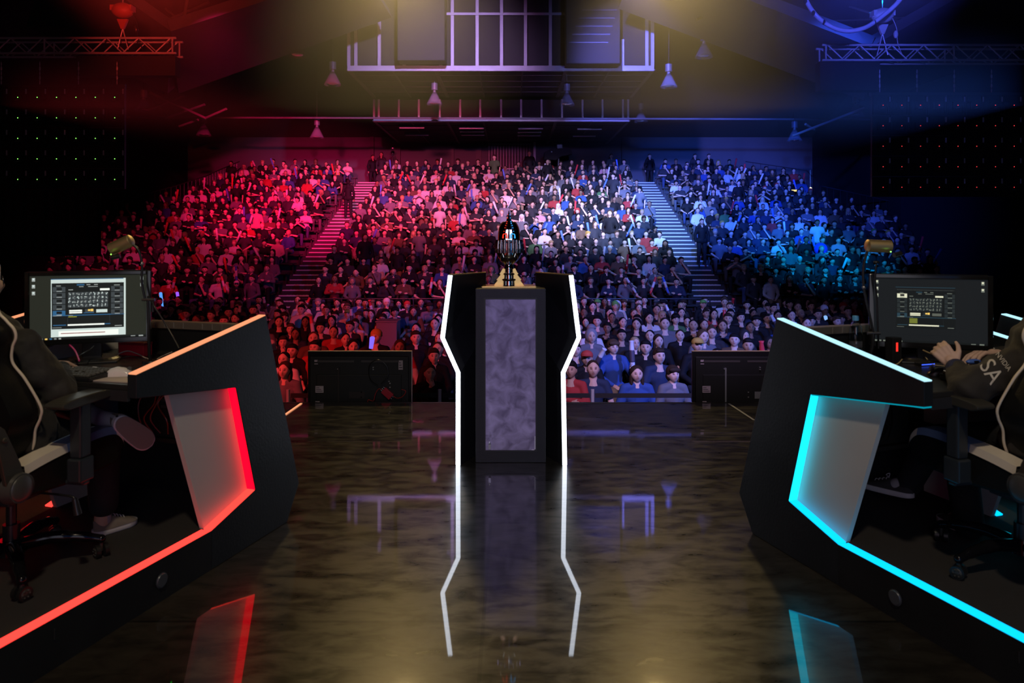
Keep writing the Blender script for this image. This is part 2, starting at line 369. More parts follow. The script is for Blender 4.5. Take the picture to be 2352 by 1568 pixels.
mb.build('jewels_and_reflections', [mat('red jewel and reflection', (1, .12, .05), .1, .3, emit=(1, .05, .02), es=.8), mat('blue jewel and reflection', (.1, .5, 1), .1, .3, emit=(.05, .5, 1), es=.8)], tr, smooth=True)  # jewel dots; glowing bars imitate the red and blue reflections in the chrome
mb = MB(); mb.cyl((0, -.092, tz(610)), (0, -.075, tz(450)), .009, .005, 8); mb.build('crest', CHROME, tr, smooth=True)
for ang in (0, 180):
    mb = MB(); p = [(60, 1112), (110, 1112), (150, 1185), (163, 1200), (163, 1212), (150, 1222), (200, 1285), (215, 1300), (215, 1312), (200, 1322), (262, 1400), (268, 1420), (90, 1420)]
    mb.prism([(r * S, tz(y)) for r, y in p], -.013, .013, 'y'); f_ = mb.build('fin', GOLD, tr, bevel=.003); f_.rotation_euler = (0, 0, math.radians(ang))
for ang in (55, 125):
    f2 = f_.copy(); C.objects.link(f2); f2.rotation_euler = (0, 0, math.radians(ang)); f2.scale = (.8, 1, 1)

# ------------------------------------------------------------------ stage-front televisions
def television(px0, px1, lab, box_side):
    d = 7.26; x0, x1 = X(px0, d), X(px1, d); z1 = Z(807, d); z0 = z1 - .60; cx = (x0 + x1) / 2; w2 = (x1 - x0) / 2
    t = thing('television', lab, 'television', (cx, d, z0 - .08))
    hh = z1 - z0; B = .08
    mb = MB(); mb.box((-w2, .0, B), (w2, .035, B + hh)); mb.build('screen_bezel', PLASTIC, t, bevel=.004)
    mb = MB(); mb.box((-w2 + .03, -.03, B + .03), (w2 - .03, .0, B + hh - .05)); mb.box((-w2 + .10, -.045, B + .02), (w2 - .10, -.03, B + hh * .62)); mb.build('back_cover', mat('charcoal tv back', (.022, .023, .024), .5), t, bevel=.006)
    mb = MB(); mb.box((-w2, .0, B + hh), (w2, .035, B + hh + .005)); mb.box((w2 - .005, -.0, B), (w2 + .002, .035, B + hh)); mb.build('metal_rim', mat('thin polished rim', (.8, .62, .45), .42, .6), t)
    mb = MB()
    for a, b_ in ((-.40, -.05), (.02, .38)): mb.box((a * w2 * 2, -.034, B + hh - .105), (b_ * w2 * 2, -.029, B + hh - .085))
    mb.build('vent', mat('grey vent', (.10, .09, .09), .4), t)
    lab_m = [mat('white sticker', (.62, .52, .58), .5), mat('sticker print', (.06, .05, .07), .6)]
    for x, z, a, b_ in ((-.455, .50, .034, .02), (-.455, .475, .036, .008), (-.44, .19, .082, .068), (-.44, .07, .042, .034), (.40, .42, .044, .095)):
        if x > 0 and not box_side: continue
        mb = MB(); mb.box((x, -.049, B + z), (x + a, -.0455 + .0, B + z + b_))
        for q in range(3):
            if b_ > .03: mb.box((x + .006, -.0498, B + z + b_ * (.2 + .25 * q)), (x + a * (.9 - .2 * q), -.049, B + z + b_ * (.28 + .25 * q)), 1)
        if z > .3:
            for i, v in enumerate(mb.v): mb.v[i] = (v[0], v[1] + .0155, v[2])
        mb.build('sticker', lab_m, t)
    mb = MB()
    for x, z in ((-.22, .425), (-.22, -.0), (.14, .42), (.14, .44), (.30, .30), (.31, .28), (.31, .24), (.02, .19), (.02, .14)): mb.box((x, -.05, B + z), (x + .012, -.03, B + z + .010))
    mb.build('screws', mat('bright screws', (.7, .7, .7), .3, .6), t)
    mb = MB(); mb.box((-.212, -.052, B + .02), (-.196, -.03, B + .44)); mb.box((-.10 if box_side else .09, -.05, B + .13), (.06 if box_side else .24, -.044, B + .20)); mb.build('port_panel', mat('tv port panel', (.05, .04, .04) if box_side else (.30, .32, .33), .4), t)
    for x in (-.3, .3):
        mb = MB(); mb.box((x - .03, -.12, 0), (x + .03, .15, .012)); mb.box((x - .012, -.01, .01), (x + .012, .02, B + .02)); mb.build('foot', PLASTIC, t)
    # low road case it stands on
    mb = MB(); mb.box((-w2 - .05, -.14, -1.44 - (z0 - .08)), (w2 + .05, .22, -.0)); cs = mb.build('road_case', MATTE, None, bevel=.01)
    cs.location = (cx, d + .09, z0 - .08); cs.data.transform(Matrix.Translation((0, -.03, 0)))
    tag(cs, 'low black road case under the ' + ('left' if box_side else 'right') + ' stage front television', 'case')
    return t, d, cx, z0
tv, td, tcx, tz0 = television(707, 946, 'flat television seen from behind, with red converter box, left of the plinth', True)
television(1590, 1829, 'flat television seen from behind, right of the plinth beside the blue booth', False)
REDP = mat('red plastic', (.62, .03, .06), .4)
cv = thing('converter_box', 'small red converter box with cables hanging on the back of the left television', 'converter', at(890, 903, 7.19))
cv.rotation_euler = (0, math.radians(42), 0)
mb = MB(); mb.box((-.055, -.02, -.035), (.055, .015, .035)); mb.build('body', REDP, cv, bevel=.004)
mb = MB()
for k in range(3): mb.cyl((-.055, 0, -.02 + .02 * k), (-.075, 0, -.02 + .02 * k), .005)
for k in range(2): mb.cyl((.055, 0, -.015 + .025 * k), (.07, 0, -.015 + .025 * k), .005)
mb.build('connectors', STEEL, cv, smooth=True)
RC = mat('red cable', (.5, .03, .03), .5)
def cable(name, pts, r, m, lab, cat='cable', d=None):
    P = [at(*p) if len(p) == 3 else p for p in pts] if d is None else [at(x, y, d) for x, y in pts]
    mb = MB(); mb.tube(P, r, 6); return tag(mb.build(name, m, smooth=True), lab, cat)
cable('red_cable', [(902, 908), (912, 914), (925, 910), (932, 898), (922, 894)], .004, RC, 'red cable curling right of the converter box behind the television', d=7.17)
cable('red_cable', [(880, 896), (870, 893), (862, 905), (858, 920), (846, 918), (845, 926)], .004, RC, 'red cable hanging left of the converter box behind the television', d=7.17)
cable('black_cable', [(868, 885), (850, 870), (848, 840), (868, 826), (888, 840), (890, 865), (875, 882)], .004, PLASTIC, 'black cable loop hanging on the left television back', d=7.18)
# ------------------------------------------------------------------ player booths
PROF = [(0, 0), (.115, .185), (-.19, 1.188), (-1.065, 1.025), (-1.065, .925), (-.435, .847), (-.28, .275), (-.61, .187), (-.61, 0)]
LINING = [(-.03, .19), (.06, .19), (-.21, 1.12), (-.90, .99), (-.835, .90), (-.603, .187)]
RISER = .187
def ribbon(path, half, x0, x1, mi=0, mb=None):
    """flat strip of thickness 2*half following path in (s,h), spanning x0..x1"""
    mb = mb or MB(); n = len(path); L_ = []; R_ = []
    for i, (s, h) in enumerate(path):
        a = Vector(path[max(0, i - 1)]); b = Vector(path[min(n - 1, i + 1)]); t = (b - a).normalized(); nn = Vector((-t.y, t.x)) * half
        L_.append((s + nn.x, h + nn.y)); R_.append((s - nn.x, h - nn.y))
    for i in range(n - 1):
        q = [L_[i], L_[i + 1], R_[i + 1], R_[i]]
        mb.add([(x0, *p) for p in q] + [(x1, *p) for p in q], [(0, 1, 2, 3), (7, 6, 5, 4), (0, 4, 5, 1), (1, 5, 6, 2), (2, 6, 7, 3), (3, 7, 4, 0)], mi)
    return mb
def booth(P, ang, m, side, cols, labels, full=True):
    """origin at the nose foot of the aisle-side wall; +y runs to the audience, the booth interior lies towards m*x"""
    WW = 1.07
    b = thing('player_booth', labels[0], 'gaming desk', (P[0], P[1], 0), ang)
    wm = mat('booth wall lacquer', (.014, .017, .021), .36, vary=.35, vscale=3, bump=.06, bscale=70)
    for k, (xo, sg) in enumerate(((0, m), (m * WW, -m))):
        x0, x1 = sorted((xo, xo + sg * .05))
        mb = MB(); mb.prism(PROF, x0, x1); wl = mb.build('side_wall', wm, b, bevel=.003)
        x0, x1 = sorted((xo + sg * .052, xo + sg * .078))
        mb = MB(); mb.prism(LINING, x0, x1); mb.build('white_lining', WHITE, b)
        x0, x1 = sorted((xo + sg * .006, xo + sg * .046))
        ribbon([(-.19, 1.190), (-1.062, 1.028)], .003, x0, x1).build('top_light_strip', cols['top'], b)
        x0, x1 = sorted((xo + sg * .003, xo + sg * .047))
        ribbon([(-.435, .846), (-.284, .277)], .004, x0, x1).build('window_light_strip', cols['win'], b)
        ribbon([(-.284, .277), (-.61, .190)], .004, x0, x1).build('window_light_strip', cols['slope'], b)
        if cols.get('arm'): ribbon([(-.437, .845), (-1.00, .915), (-1.06, .921)], .003, x0, x1).build('arm_light_strip', cols['arm'], b)
    xa, xb = sorted((m * .05, m * (WW - .05)))
    xs, xt = sorted((m * .08, m * (WW - .08)))
    mb = MB(); mb.box((xs, -1.03, .945), (xt, -.22, .970)); mb.build('desktop', mat('desk laminate', (.022, .021, .020), .30, vary=.3), b, bevel=.004)
    mb = MB(); mb.box((xs, -1.035, .900), (xt, -1.02, .946)); mb.build('desk_edge', DARKGREY, b)
    mb = MB(); mb.box((xs, -.215, RISER), (xt, -.19, 1.13)); mb.build('front_panel', BLACK, b)
    mb = MB(); mb.box((xs, -.225, 1.131), (xt, -.165, 1.138)); mb.box((xs, -.225, 1.106), (xt, -.222, 1.131))
    n_ = 14
    for k in range(n_ + 1):
        x = xs + (xt - xs) * k / n_
        if k % 5 != 3: mb.box((x - .004, -.228, 1.104), (x + .016, -.222, 1.134))
    mb.box((xs, -.226, 1.100), (xt, -.222, 1.106))
    mb.build('rail', mat('pale steel rail', (.42, .38, .33), .35, .8), b)
    mb = MB(); mb.box((xs, -.52, .56), (xt, -.22, .58)); mb.build('under_shelf', mat('brown black board', (.020, .014, .012), .5), b)
    return b
LA, RA = -math.radians(17.4), math.radians(19.3)
LP, RP = (-1.274, 4.032), (1.308, 3.870)
colL = dict(top=ORANGE_L, win=RED_L, slope=CORAL_L)
colR = dict(top=ICE_L, win=CYAN_L, slope=SKY_L, arm=glow('dim cyan led', (.0, .55, .75), .5))
def loc2w(P, ang, x, y, z):
    c, s = math.cos(ang), math.sin(ang); return Vector((P[0] + c * x - s * y, P[1] + s * x + c * y, z))
boothL = booth(LP, LA, -1, 'left', colL, ['black angular player desk edged with red and orange light strips, beside the trophy plinth'])
boothR = booth(RP, RA, 1, 'right', colR, ['black angular player desk edged with cyan light strips, beside the trophy plinth'])
q = loc2w(LP, LA, -1.38, -.21, 0); b2 = booth((q.x, q.y), LA, -1, 'left', colL, ['second red lit player desk at the left edge, beyond the front one'])
q = loc2w(RP, RA, 1.31, -.23, 0); b3 = booth((q.x, q.y), RA, 1, 'right', colR, ['second cyan lit player desk at the right edge, beyond the front one'])

# platforms the booths and chairs stand on
CARPET = mat('charcoal platform carpet', (.024, .021, .020), .92, vary=.25, vscale=30, bump=.3, bscale=260)
for P, ang, m, cols, nm in ((LP, LA, -1, colL, 'left'), (RP, RA, 1, colR, 'right')):
    pf = thing('booth_platform', f'low black carpeted platform with {"coral red" if m < 0 else "cyan"} edge light under the {nm} chair', 'platform', (P[0], P[1], 0), ang)
    x0, x1 = sorted((m * .05, m * 3.2))
    mb = MB(); mb.box((x0, -4.2, 0.0), (x1, -.05, RISER)); mb.build('deck', CARPET, pf)
    x0, x1 = sorted((0, m * .048))
    mb = MB(); mb.box((x0, -4.2, 0), (x1, -.612, RISER)); mb.build('fascia', BLACK, pf)
    x0, x1 = sorted((m * .004, m * .060))
    mb = MB(); mb.box((x0, -4.2, RISER - .003), (x1, -.612, RISER + .0012)); mb.build('edge_light_strip', cols['slope'], pf)
    x0, x1 = sorted((m * .0, -m * .004))
    mb = MB(); mb.cyl((x0 if m > 0 else x1, -.93, .095), (-m * .006, -.93, .095), .033, n=28); mb.cyl((-m * .004, -.93, .095), (-m * .010, -.93, .095), .030, .027, 28); mb.build('grommet', mat('grey grommet', (.10, .11, .13), .35, .4), pf, smooth=True)
    mb = MB()
    for s_ in (-1.45, -1.75, -2.0): mb.box((-m * .003 - .001, s_, .11), (-m * .003 + .001, s_ + .004, .15))
    mb.build('hatch_seam', DARKGREY, pf)

# ------------------------------------------------------------------ monitors
def ui_screen(par, W_, Hh, y, bright):
    """flat picture of a game lobby window on a dark desktop, built of thin coloured tiles"""
    pal = {'bg': (.020, .022, .016), 'dark': (.010, .012, .012), 'mid': (.05, .06, .065), 'blue': (.03, .12, .25), 'lite': (.62, .72, .68), 'white': (.95, 1, .92), 'yel': (.6, .6, .05), 'red': (.25, .01, .02), 'gold': (1, .65, .15), 'txt': (.35, .38, .36), 'tile': (.2, .22, .21)}
    if not bright:
        pal.update(bg=(.008, .010, .012), dark=(.006, .008, .009), lite=(.008, .010, .012), mid=(.018, .024, .026), white=(.75, .75, .55), txt=(.16, .18, .15), tile=(.10, .11, .09), red=(.012, .012, .014), blue=(.02, .05, .07), yel=(.16, .18, .03))
    keys = list(pal); ms = [glow('screen ' + k, pal[k], 1.0) for k in keys]
    mb = MB(); rnd = random.Random(5)
    def r(x0, y0, x1, y1, k, lv=1):   # unit coordinates, origin top left
        mb.box((-W_ / 2 + x0 * W_, y - .0006 * lv - .0005, Hh / 2 - y1 * Hh), (-W_ / 2 + x1 * W_, y - .0006 * lv, Hh / 2 - y0 * Hh), keys.index(k))
    r(0, 0, 1, 1, 'bg', 0)
    X0, X1, Y0, Y1 = (.175, .815, .05, .955) if bright else (.20, .74, .13, .87)
    def q(x0, y0, x1, y1, k, lv=2): r(X0 + x0 * (X1 - X0), Y0 + y0 * (Y1 - Y0), X0 + x1 * (X1 - X0), Y0 + y1 * (Y1 - Y0), k, lv)
    q(0, 0, 1, 1, 'lite'); q(.01, .075, .975, .865, 'dark', 3); q(.0, .0, .97, .012, 'blue', 3); q(.02, .06, .95, .062, 'txt', 3)
    q(.34, .095, .44, .118, 'blue', 4); q(.47, .10, .52, .113, 'txt', 4); q(.57, .10, .62, .113, 'txt', 4)
    q(.37, .135, .43, .145, 'txt', 4); q(.49, .135, .62, .145, 'txt', 4); q(.07, .115, .13, .126, 'txt', 4); q(.84, .115, .92, .126, 'txt', 4)
    q(.65, .175, .78, .21, 'white', 4); q(.23, .185, .29, .198, 'txt', 4)
    for i in range(5):
        y0 = .14 + i * .102
        for x in (.025, .80): 
            q(x, y0, x + .165, y0 + .088, 'white' if (not bright and i == 0 and x < .1) else ('blue' if i == 4 and x < .1 else 'mid'), 4); q(x + .05, y0 + .012, x + .12, y0 + .055, 'dark', 5); q(x + .05, y0 + .068, x + .12, y0 + .078, 'txt', 5)
    for i in range(4):
        for j in range(10):
            x, y0 = .225 + j * .054, .235 + i * .068; q(x, y0, x + .048, y0 + .060, 'mid', 4)
            for _ in range(4):
                a, b_ = rnd.uniform(0, .03), rnd.uniform(0, .036); q(x + a, y0 + b_, x + a + rnd.uniform(.006, .017), y0 + b_ + rnd.uniform(.01, .022), rnd.choice(['tile', 'txt', 'lite' if bright else 'txt']), 5)
    q(.24, .54, .41, .568, 'white', 4); q(.24, .576, .41, .60, 'white', 4); q(.60, .54, .75, .595, 'lite' if bright else 'tile', 4)
    q(.45, .53, .57, .59, 'mid', 4); q(.49, .535, .52, .565, 'gold', 5); q(.525, .53, .56, .57, 'gold', 5); q(.43, .59, .57, .60, 'blue', 5)
    q(.02, .625, .98, .640, 'blue', 4); q(.03, .63, .14, .638, 'txt', 5); q(.23, .63, .29, .638, 'txt', 5)
    if bright: q(.23, .655, .34, .662, 'yel', 4)
    else: q(.23, .655, .36, .76, 'yel', 4)
    q(.22, .64, .222, .80, 'mid', 4); q(.78, .64, .782, .80, 'mid', 4)
    q(.03, .79, .20, .805, 'blue', 4); q(.22, .785, .71, .812, 'white', 5); q(.71, .79, .79, .805, 'blue', 4); q(.02, .835, .14, .842, 'txt', 4); q(.85, .83, .95, .842, 'txt', 4)
    if bright: q(.10, .90, .90, .99, 'white', 3); q(.13, .935, .72, .948, 'red', 4)
    for i in range(3): r(.018, .03 + i * .105, .045, .085 + i * .105, 'txt'); r(.024, .035 + i * .105, .038, .062 + i * .105, 'lite' if bright else 'white', 2)
    for i in range(2): r(.945, .03 + i * .105, .972, .085 + i * .105, 'txt'); r(.950, .035 + i * .105, .966, .062 + i * .105, 'lite' if bright else 'white', 2)
    r(0, .962, 1, 1, 'dark', 1)
    for i in range(7): r(.012 + i * .038, .970, .032 + i * .038, .992, ['txt', 'lite', 'txt', 'gold', 'blue', 'tile', 'txt'][i] if bright else 'txt', 2)
    r(.86, .975, .90, .985, 'txt', 2); r(.93, .972, .97, .99, 'txt', 2)
    return mb.build('screen', ms, par, fix=False)
def monitor(px, py, d, rz, base_d, bright, lab, W_=.565, Hh=.365):
    c = at(px, py, d); t = thing('monitor', lab, 'monitor', (c.x, c.y, .970), rz)
    zc = c.z - .970
    def up(o): o.location.z += zc; return o
    mb = MB(); hw, hh = W_ / 2 - .02, Hh / 2 - .02
    mb.box((-W_ / 2, -.002, -Hh / 2), (-hw, .03, Hh / 2)); mb.box((hw, -.002, -Hh / 2), (W_ / 2, .03, Hh / 2)); mb.box((-hw, -.002, hh), (hw, .03, Hh / 2)); mb.box((-hw, -.002, -Hh / 2), (hw, .03, -hh + .004))
    up(mb.build('bezel', mat('glossy black bezel', (.012, .012, .013), .12), t, bevel=.003))
    mb = MB(); mb.box((-W_ / 2 + .01, .012, -Hh / 2 + .01), (W_ / 2 - .01, .045, Hh / 2 - .01)); mb.box((-.12, .045, -.1), (.12, .06, .1)); up(mb.build('back_shell', PLASTIC, t, bevel=.006))
    up(ui_screen(t, W_ - .044, Hh - .042, .006, bright))
    mb = MB(); mb.cyl((0, .10, 0.008), (0, .10, .02), .125, .11, 32); mb.box((-.13, -.03, 0), (.13, .16, .010)); mb.build('stand_base', PLASTIC, t, bevel=.003)
    mb = MB(); mb.box((-.045, .065, .008), (.045, .09, zc)); mb.build('stand_column', PLASTIC, t, bevel=.003)
    return t
monL = monitor(205, 705, 3.62, math.radians(20), 3.8, True, 'wide black monitor showing a bright game lobby window, on the red lit desk')
monR = monitor(2135, 715, 3.60, math.radians(-21), 3.8, False, 'wide black monitor showing a dim game lobby window, on the cyan lit desk', .55, .37)

# ------------------------------------------------------------------ desk things
DT = .9705
def keyboard(c, rz, lab):
    t = thing('keyboard', lab, 'keyboard', (c.x, c.y, DT), rz)
    mb = MB(); mb.prism([(-.075, 0), (.075, 0), (.075, .028), (-.075, .016)], -.22, .22); mb.build('case', PLASTIC, t, bevel=.003)
    mb = MB()
    for r_ in range(6):
        x = -.21; y = .06 - r_ * .0235; z = .0165 + (.012) * (y + .075) / .15
        while x < .205:
            w_ = .0175 if not (r_ == 5 and -.10 < x < .0) else .11
            if rnd_k.random() < .97: mb.box((x, y - .008, z), (x + w_ - .002, y + .008, z + .009))
            x += w_ + .0015
    mb.build('keys', mat('grey keycaps', (.09, .085, .07), .42), t, bevel=.0015)
    return t
rnd_k = random.Random(3)
keyboard(Vector((-2.06, 3.27, 0)), LA + .05, 'black keyboard with grey keycaps on the red lit desk')
keyboard(Vector((2.16, 3.20, 0)), RA - .04, 'black keyboard in front of the seated hands on the cyan lit desk')
# mouse mat and mouse, left
p = [onz(172, 873, DT), onz(300, 880, DT), onz(300, 855, DT), onz(222, 853, DT)]
pc = sum(p, Vector()) / 4
mb = MB(); mb.add([v - pc for v in p] + [v - pc + Vector((0, 0, .004)) for v in p], [(0, 1, 2, 3), (7, 6, 5, 4), (0, 4, 5, 1), (1, 5, 6, 2), (2, 6, 7, 3), (3, 7, 4, 0)])
tag(mb.build('mouse_mat', mat('pale cloth mat', (.50, .42, .38), .8), loc=pc), 'pale pinkish mouse mat at the near corner of the red lit desk', 'mouse mat')
def mouse(c, rz, m, lab):
    t = thing('mouse', lab, 'computer mouse', (c.x, c.y, c.z), rz)
    prof = [(-.062, .0), (-.058, .018), (-.040, .034), (-.01, .041), (.02, .036), (.045, .022), (.062, .006), (.062, 0)]
    mb = MB(); n = 12; vs = []
    for i in range(13):
        a = -1 + 2 * i / 12; y = a * .062; k = math.sqrt(max(0, 1 - a * a)); top = np.interp(y, [u for u, _ in prof], [v for _, v in prof])
        wd = .033 * (k ** .5) * (1 - .12 * math.cos(a * 3))
        for j in range(n + 1):
            th = math.pi * j / n; vs.append((wd * math.cos(th), y, max(0, top * math.sin(th) ** .6)))
    fs = [(i * (n + 1) + j, i * (n + 1) + j + 1, (i + 1) * (n + 1) + j + 1, (i + 1) * (n + 1) + j) for i in range(12) for j in range(n)]
    mb.add(vs, fs); mb.build('shell', m, t, smooth=True)
    mb = MB(); mb.cyl((-.004, .04, .030), (.004, .04, .030), .010, n=16); mb.build('wheel', RUBBER, t, smooth=True)
    return t
GLOSSW = mat('glossy white plastic', (.80, .76, .74), .18, coat=.5)
mo = onz(276, 862, DT + .004); mouse(mo, LA - 1.1, GLOSSW, 'glossy white computer mouse on the pale mouse mat')
mb = MB(); a0 = onz(262, 858, DT + .018); mb.tube([a0, onz(245, 853, DT + .012), onz(232, 847, DT + .012), onz(214, 844, DT + .01)], [.002, .002, .002, .006], 8)
tag(mb.build('mouse_cable', GLOSSW, smooth=True), 'white mouse cable running off the pale mat toward the keyboard', 'cable')
# red box behind the left monitor
c = onz(288, 822, DT)
rb = thing('red_box', 'small red box behind the left monitor on the desk', 'box', (c.x, c.y + .10, DT), LA)
mb = MB(); mb.box((-.085, -.03, 0), (.085, .03, .070)); mb.build('carton', mat('red card', (.62, .02, .05), .45), rb, bevel=.002)
mb = MB(); mb.box((-.087, -.032, .058), (.087, .032, .073)); mb.build('lid', mat('dark red card', (.30, .01, .03), .45), rb, bevel=.002)
WC = mat('pale grey cable', (.55, .45, .40), .5)
def dcable(pts, r, m, lab, z=DT + .006): 
    mb = MB(); mb.tube([onz(x, y, z + dz) for x, y, dz in pts], r, 6); return tag(mb.build('desk_cable', m, smooth=True), lab, 'cable')
dcable([(262, 818, 0), (290, 806, .02), (315, 812, .01), (335, 822, .0), (356, 826, 0), (372, 818, .0), (395, 808, .01)], .003, WC, 'pale cable running from the red box across the left desk')
dcable([(270, 825, 0), (300, 818, .01), (330, 824, 0), (362, 820, .0)], .0025, PLASTIC, 'thin black cable behind the left mouse mat')
PINK = mat('pink cable', (.7, .05, .22), .4)
mb = MB(); mb.tube([at(160, 797, 3.62), at(158, 790, 3.6), at(170, 802, 3.56), at(176, 812, 3.5), at(182, 828, 3.42)], .004, 8); tag(mb.build('headset_cable', PINK, smooth=True), 'pink cable dangling below the left monitor', 'cable')
mb = MB(); mb.tube([at(216, 794, 3.62), at(206, 803, 3.58), at(190, 812, 3.5), at(176, 822, 3.46)], .003, 8); tag(mb.build('headset_cable', PLASTIC, smooth=True), 'black cable curling below the left monitor screen', 'cable')
mb = MB(); mb.tube([at(2120, 804, 3.6), at(2140, 812, 3.56), at(2160, 812, 3.55), at(2172, 800, 3.6)], .004, 8); tag(mb.build('headset_cable', mat('bronze sheathed cable', (.35, .26, .12), .3), smooth=True), 'golden brown cable drooping below the right monitor', 'cable')
dcable([(2010, 828, .01), (2040, 838, .0), (2060, 836, .01), (2072, 825, .03)], .003, mat('tan cable', (.4, .3, .15), .4), 'tan cable looping behind the right desk wall')
dcable([(2110, 818, .01), (2125, 820, .02), (2140, 836, .0), (2165, 840, .0), (2180, 842, .0)], .003, mat('grey gold cable', (.4, .32, .2), .4), 'grey brown cable lying behind the right keyboard')
for c, lab in ((onz(2125, 838, DT), 'small flat blue lit device behind the right keyboard'),):
    t = thing('usb_hub', lab, 'usb hub', (c.x, c.y, DT), RA)
    mb = MB(); mb.box((-.05, -.02, 0), (.05, .02, .014)); mb.build('case', PLASTIC, t, bevel=.002)
    mb = MB(); mb.box((-.046, -.0212, .004), (.04, -.020, .009)); mb.build('blue_light', glow('blue indicator', (.05, .12, 1), 1.4), t)
c = onz(2084, 842, DT); t = thing('audio_adapter', 'small black adapter with a red light beside the right keyboard', 'adapter', (c.x, c.y + .12, DT), RA)
mb = MB(); mb.box((-.03, -.02, 0), (.03, .03, .13)); mb.build('case', PLASTIC, t, bevel=.004)
mb = MB(); mb.box((-.010, -.0215, .06), (.002, -.020, .105)); mb.build('red_light', glow('red indicator', (1, .03, .02), 1.3), t)
c = onz(2162, 862, DT + .0); mouse(Vector((c.x, c.y, DT)), RA + .8, mat('black mouse plastic', (.02, .02, .03), .25), 'small black computer mouse beside the right keyboard')
# bottle
c = onz(1941, 800, DT); wb = thing('water_bottle', 'clear plastic water bottle with a blue cap on the cyan lit desk', 'bottle', (at(1941, 800, 3.9).x, 3.78, DT))
CLEAR = mat('clear plastic', (.9, .95, 1), .05, trans=1.0)
prof = [(.028, 0), (.034, .006), (.034, .05), (.031, .055), (.034, .062), (.034, .09), (.031, .095), (.034, .102), (.035, .13), (.031, .16), (.021, .185), (.014, .198), (.0135, .208)]
mb = MB(); mb.lathe(prof + [(r * .93, z) for r, z in reversed(prof)], 24); mb.build('bottle_body', CLEAR, wb, smooth=True)
mb = MB(); mb.lathe([(.0165, .200), (.0165, .221), (.015, .225), (.001, .2255)], 20); mb.build('cap', mat('blue cap', (.10, .40, .75), .4), wb, smooth=True)
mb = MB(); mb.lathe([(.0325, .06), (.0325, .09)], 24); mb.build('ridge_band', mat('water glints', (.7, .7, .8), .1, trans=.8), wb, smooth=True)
# gooseneck microphones (metal cylinders)
def goose(a, b_, d, neck, stem, led, lab, r=.032):
    pa, pb = at(*a, d), at(*b_, d); base = stem[-1]
    t = thing('desk_microphone', lab, 'microphone', base)
    def rel(p): return Vector(p) - Vector(base)
    mb = MB(); dirv = (pb - pa).normalized()
    mb.cyl(rel(pa), rel(pb), r, r, 32); mb.cyl(rel(pb), rel(pb + dirv * .006), r, r * .8, 32); mb.build('capsule', BRONZE, t, smooth=True)
    mb = MB(); mb.cyl(rel(pa - dirv * .004), rel(pa), r * .86, r * .9, 24); mb.cyl(rel(pa + Vector((.01, -.02, -r - .012))), rel(pa + Vector((.05, -.01, -r - .002))), .012, n=10); mb.build('grille', PLASTIC, t, smooth=True)
    mb = MB(); mb.ell(rel(at(*led[:2], d - .05)), (.0035, .0035, .0035), 8, 6); mb.build('indicator', glow('led dot', led[2], 2.5), t)
    mb = MB(); mb.tube([rel(p) for p in neck], .006, 10); mb.build('gooseneck', PLASTIC, t, smooth=True)
    mb = MB(); mb.tube([rel(p) for p in stem], .008, 10, steps=1); mb.cyl((0, 0, 0), (0, 0, .012), .045, .04, 20); mb.build('stand', PLASTIC, t, smooth=True)
    mb = MB(); mb.cyl(rel(stem[0]) + Vector((-.03, 0, 0)), rel(stem[0]) + Vector((.035, 0, 0)), .008, n=10); mb.build('clamp', STEEL, t, smooth=True)
    mb = MB(); mb.ell(rel(neck[len(neck) // 2]), (.010, .010, .010), 10, 8); mb.build('joint', STEEL, t, smooth=True)
    return t
dM = 3.62
goose((256, 572), (300, 552), dM, [at(303, 560, dM), at(318, 575, dM), at(326, 605, dM), at(326, 650, dM), at(334, 690, dM)],
      [at(340, 688, dM), at(341, 740, dM), at(343, 818, dM) * 1, Vector((at(343, 818, dM).x, dM + .02, DT))], (255, 584, (.3, 1, .1)), 'brass coloured cylinder microphone on a black gooseneck above the left monitor')
goose((2044, 566), (1993, 564), dM, [at(1993, 574, dM), at(1984, 610, dM), at(1984, 660, dM), at(1999, 730, dM), at(2006, 765, dM)],
      [at(2006, 765, dM), at(2005, 790, dM), Vector((at(2000, 815, dM).x, dM + .02, DT))], (2046, 578, (.3, 1, .2)), 'brass coloured cylinder microphone on a thin black gooseneck above the right monitor')
# slim boom arm from the left mic stand
mb = MB(); mb.tube([at(346, 690, dM), at(356, 706, dM - .02), at(385, 752, dM - .02), at(411, 800, dM - .06)], .004, 8, steps=3); mb.cyl(at(350, 692, dM), at(350, 716, dM), .007, n=8)
tag(mb.build('boom_arm', PLASTIC, smooth=True), 'thin slanting black boom arm right of the left monitor', 'boom arm')
mb = MB(); mb.tube([at(2013, 604, dM), at(2010, 640, dM), at(2014, 690, dM + .02), at(2018, 800, dM + .03)], .005, 8)
mb.ell(at(2013, 602, dM), (.016, .012, .008), 10, 8); tag(mb.build('boom_arm', PLASTIC, smooth=True), 'thin upright black boom arm left of the right monitor', 'boom arm')
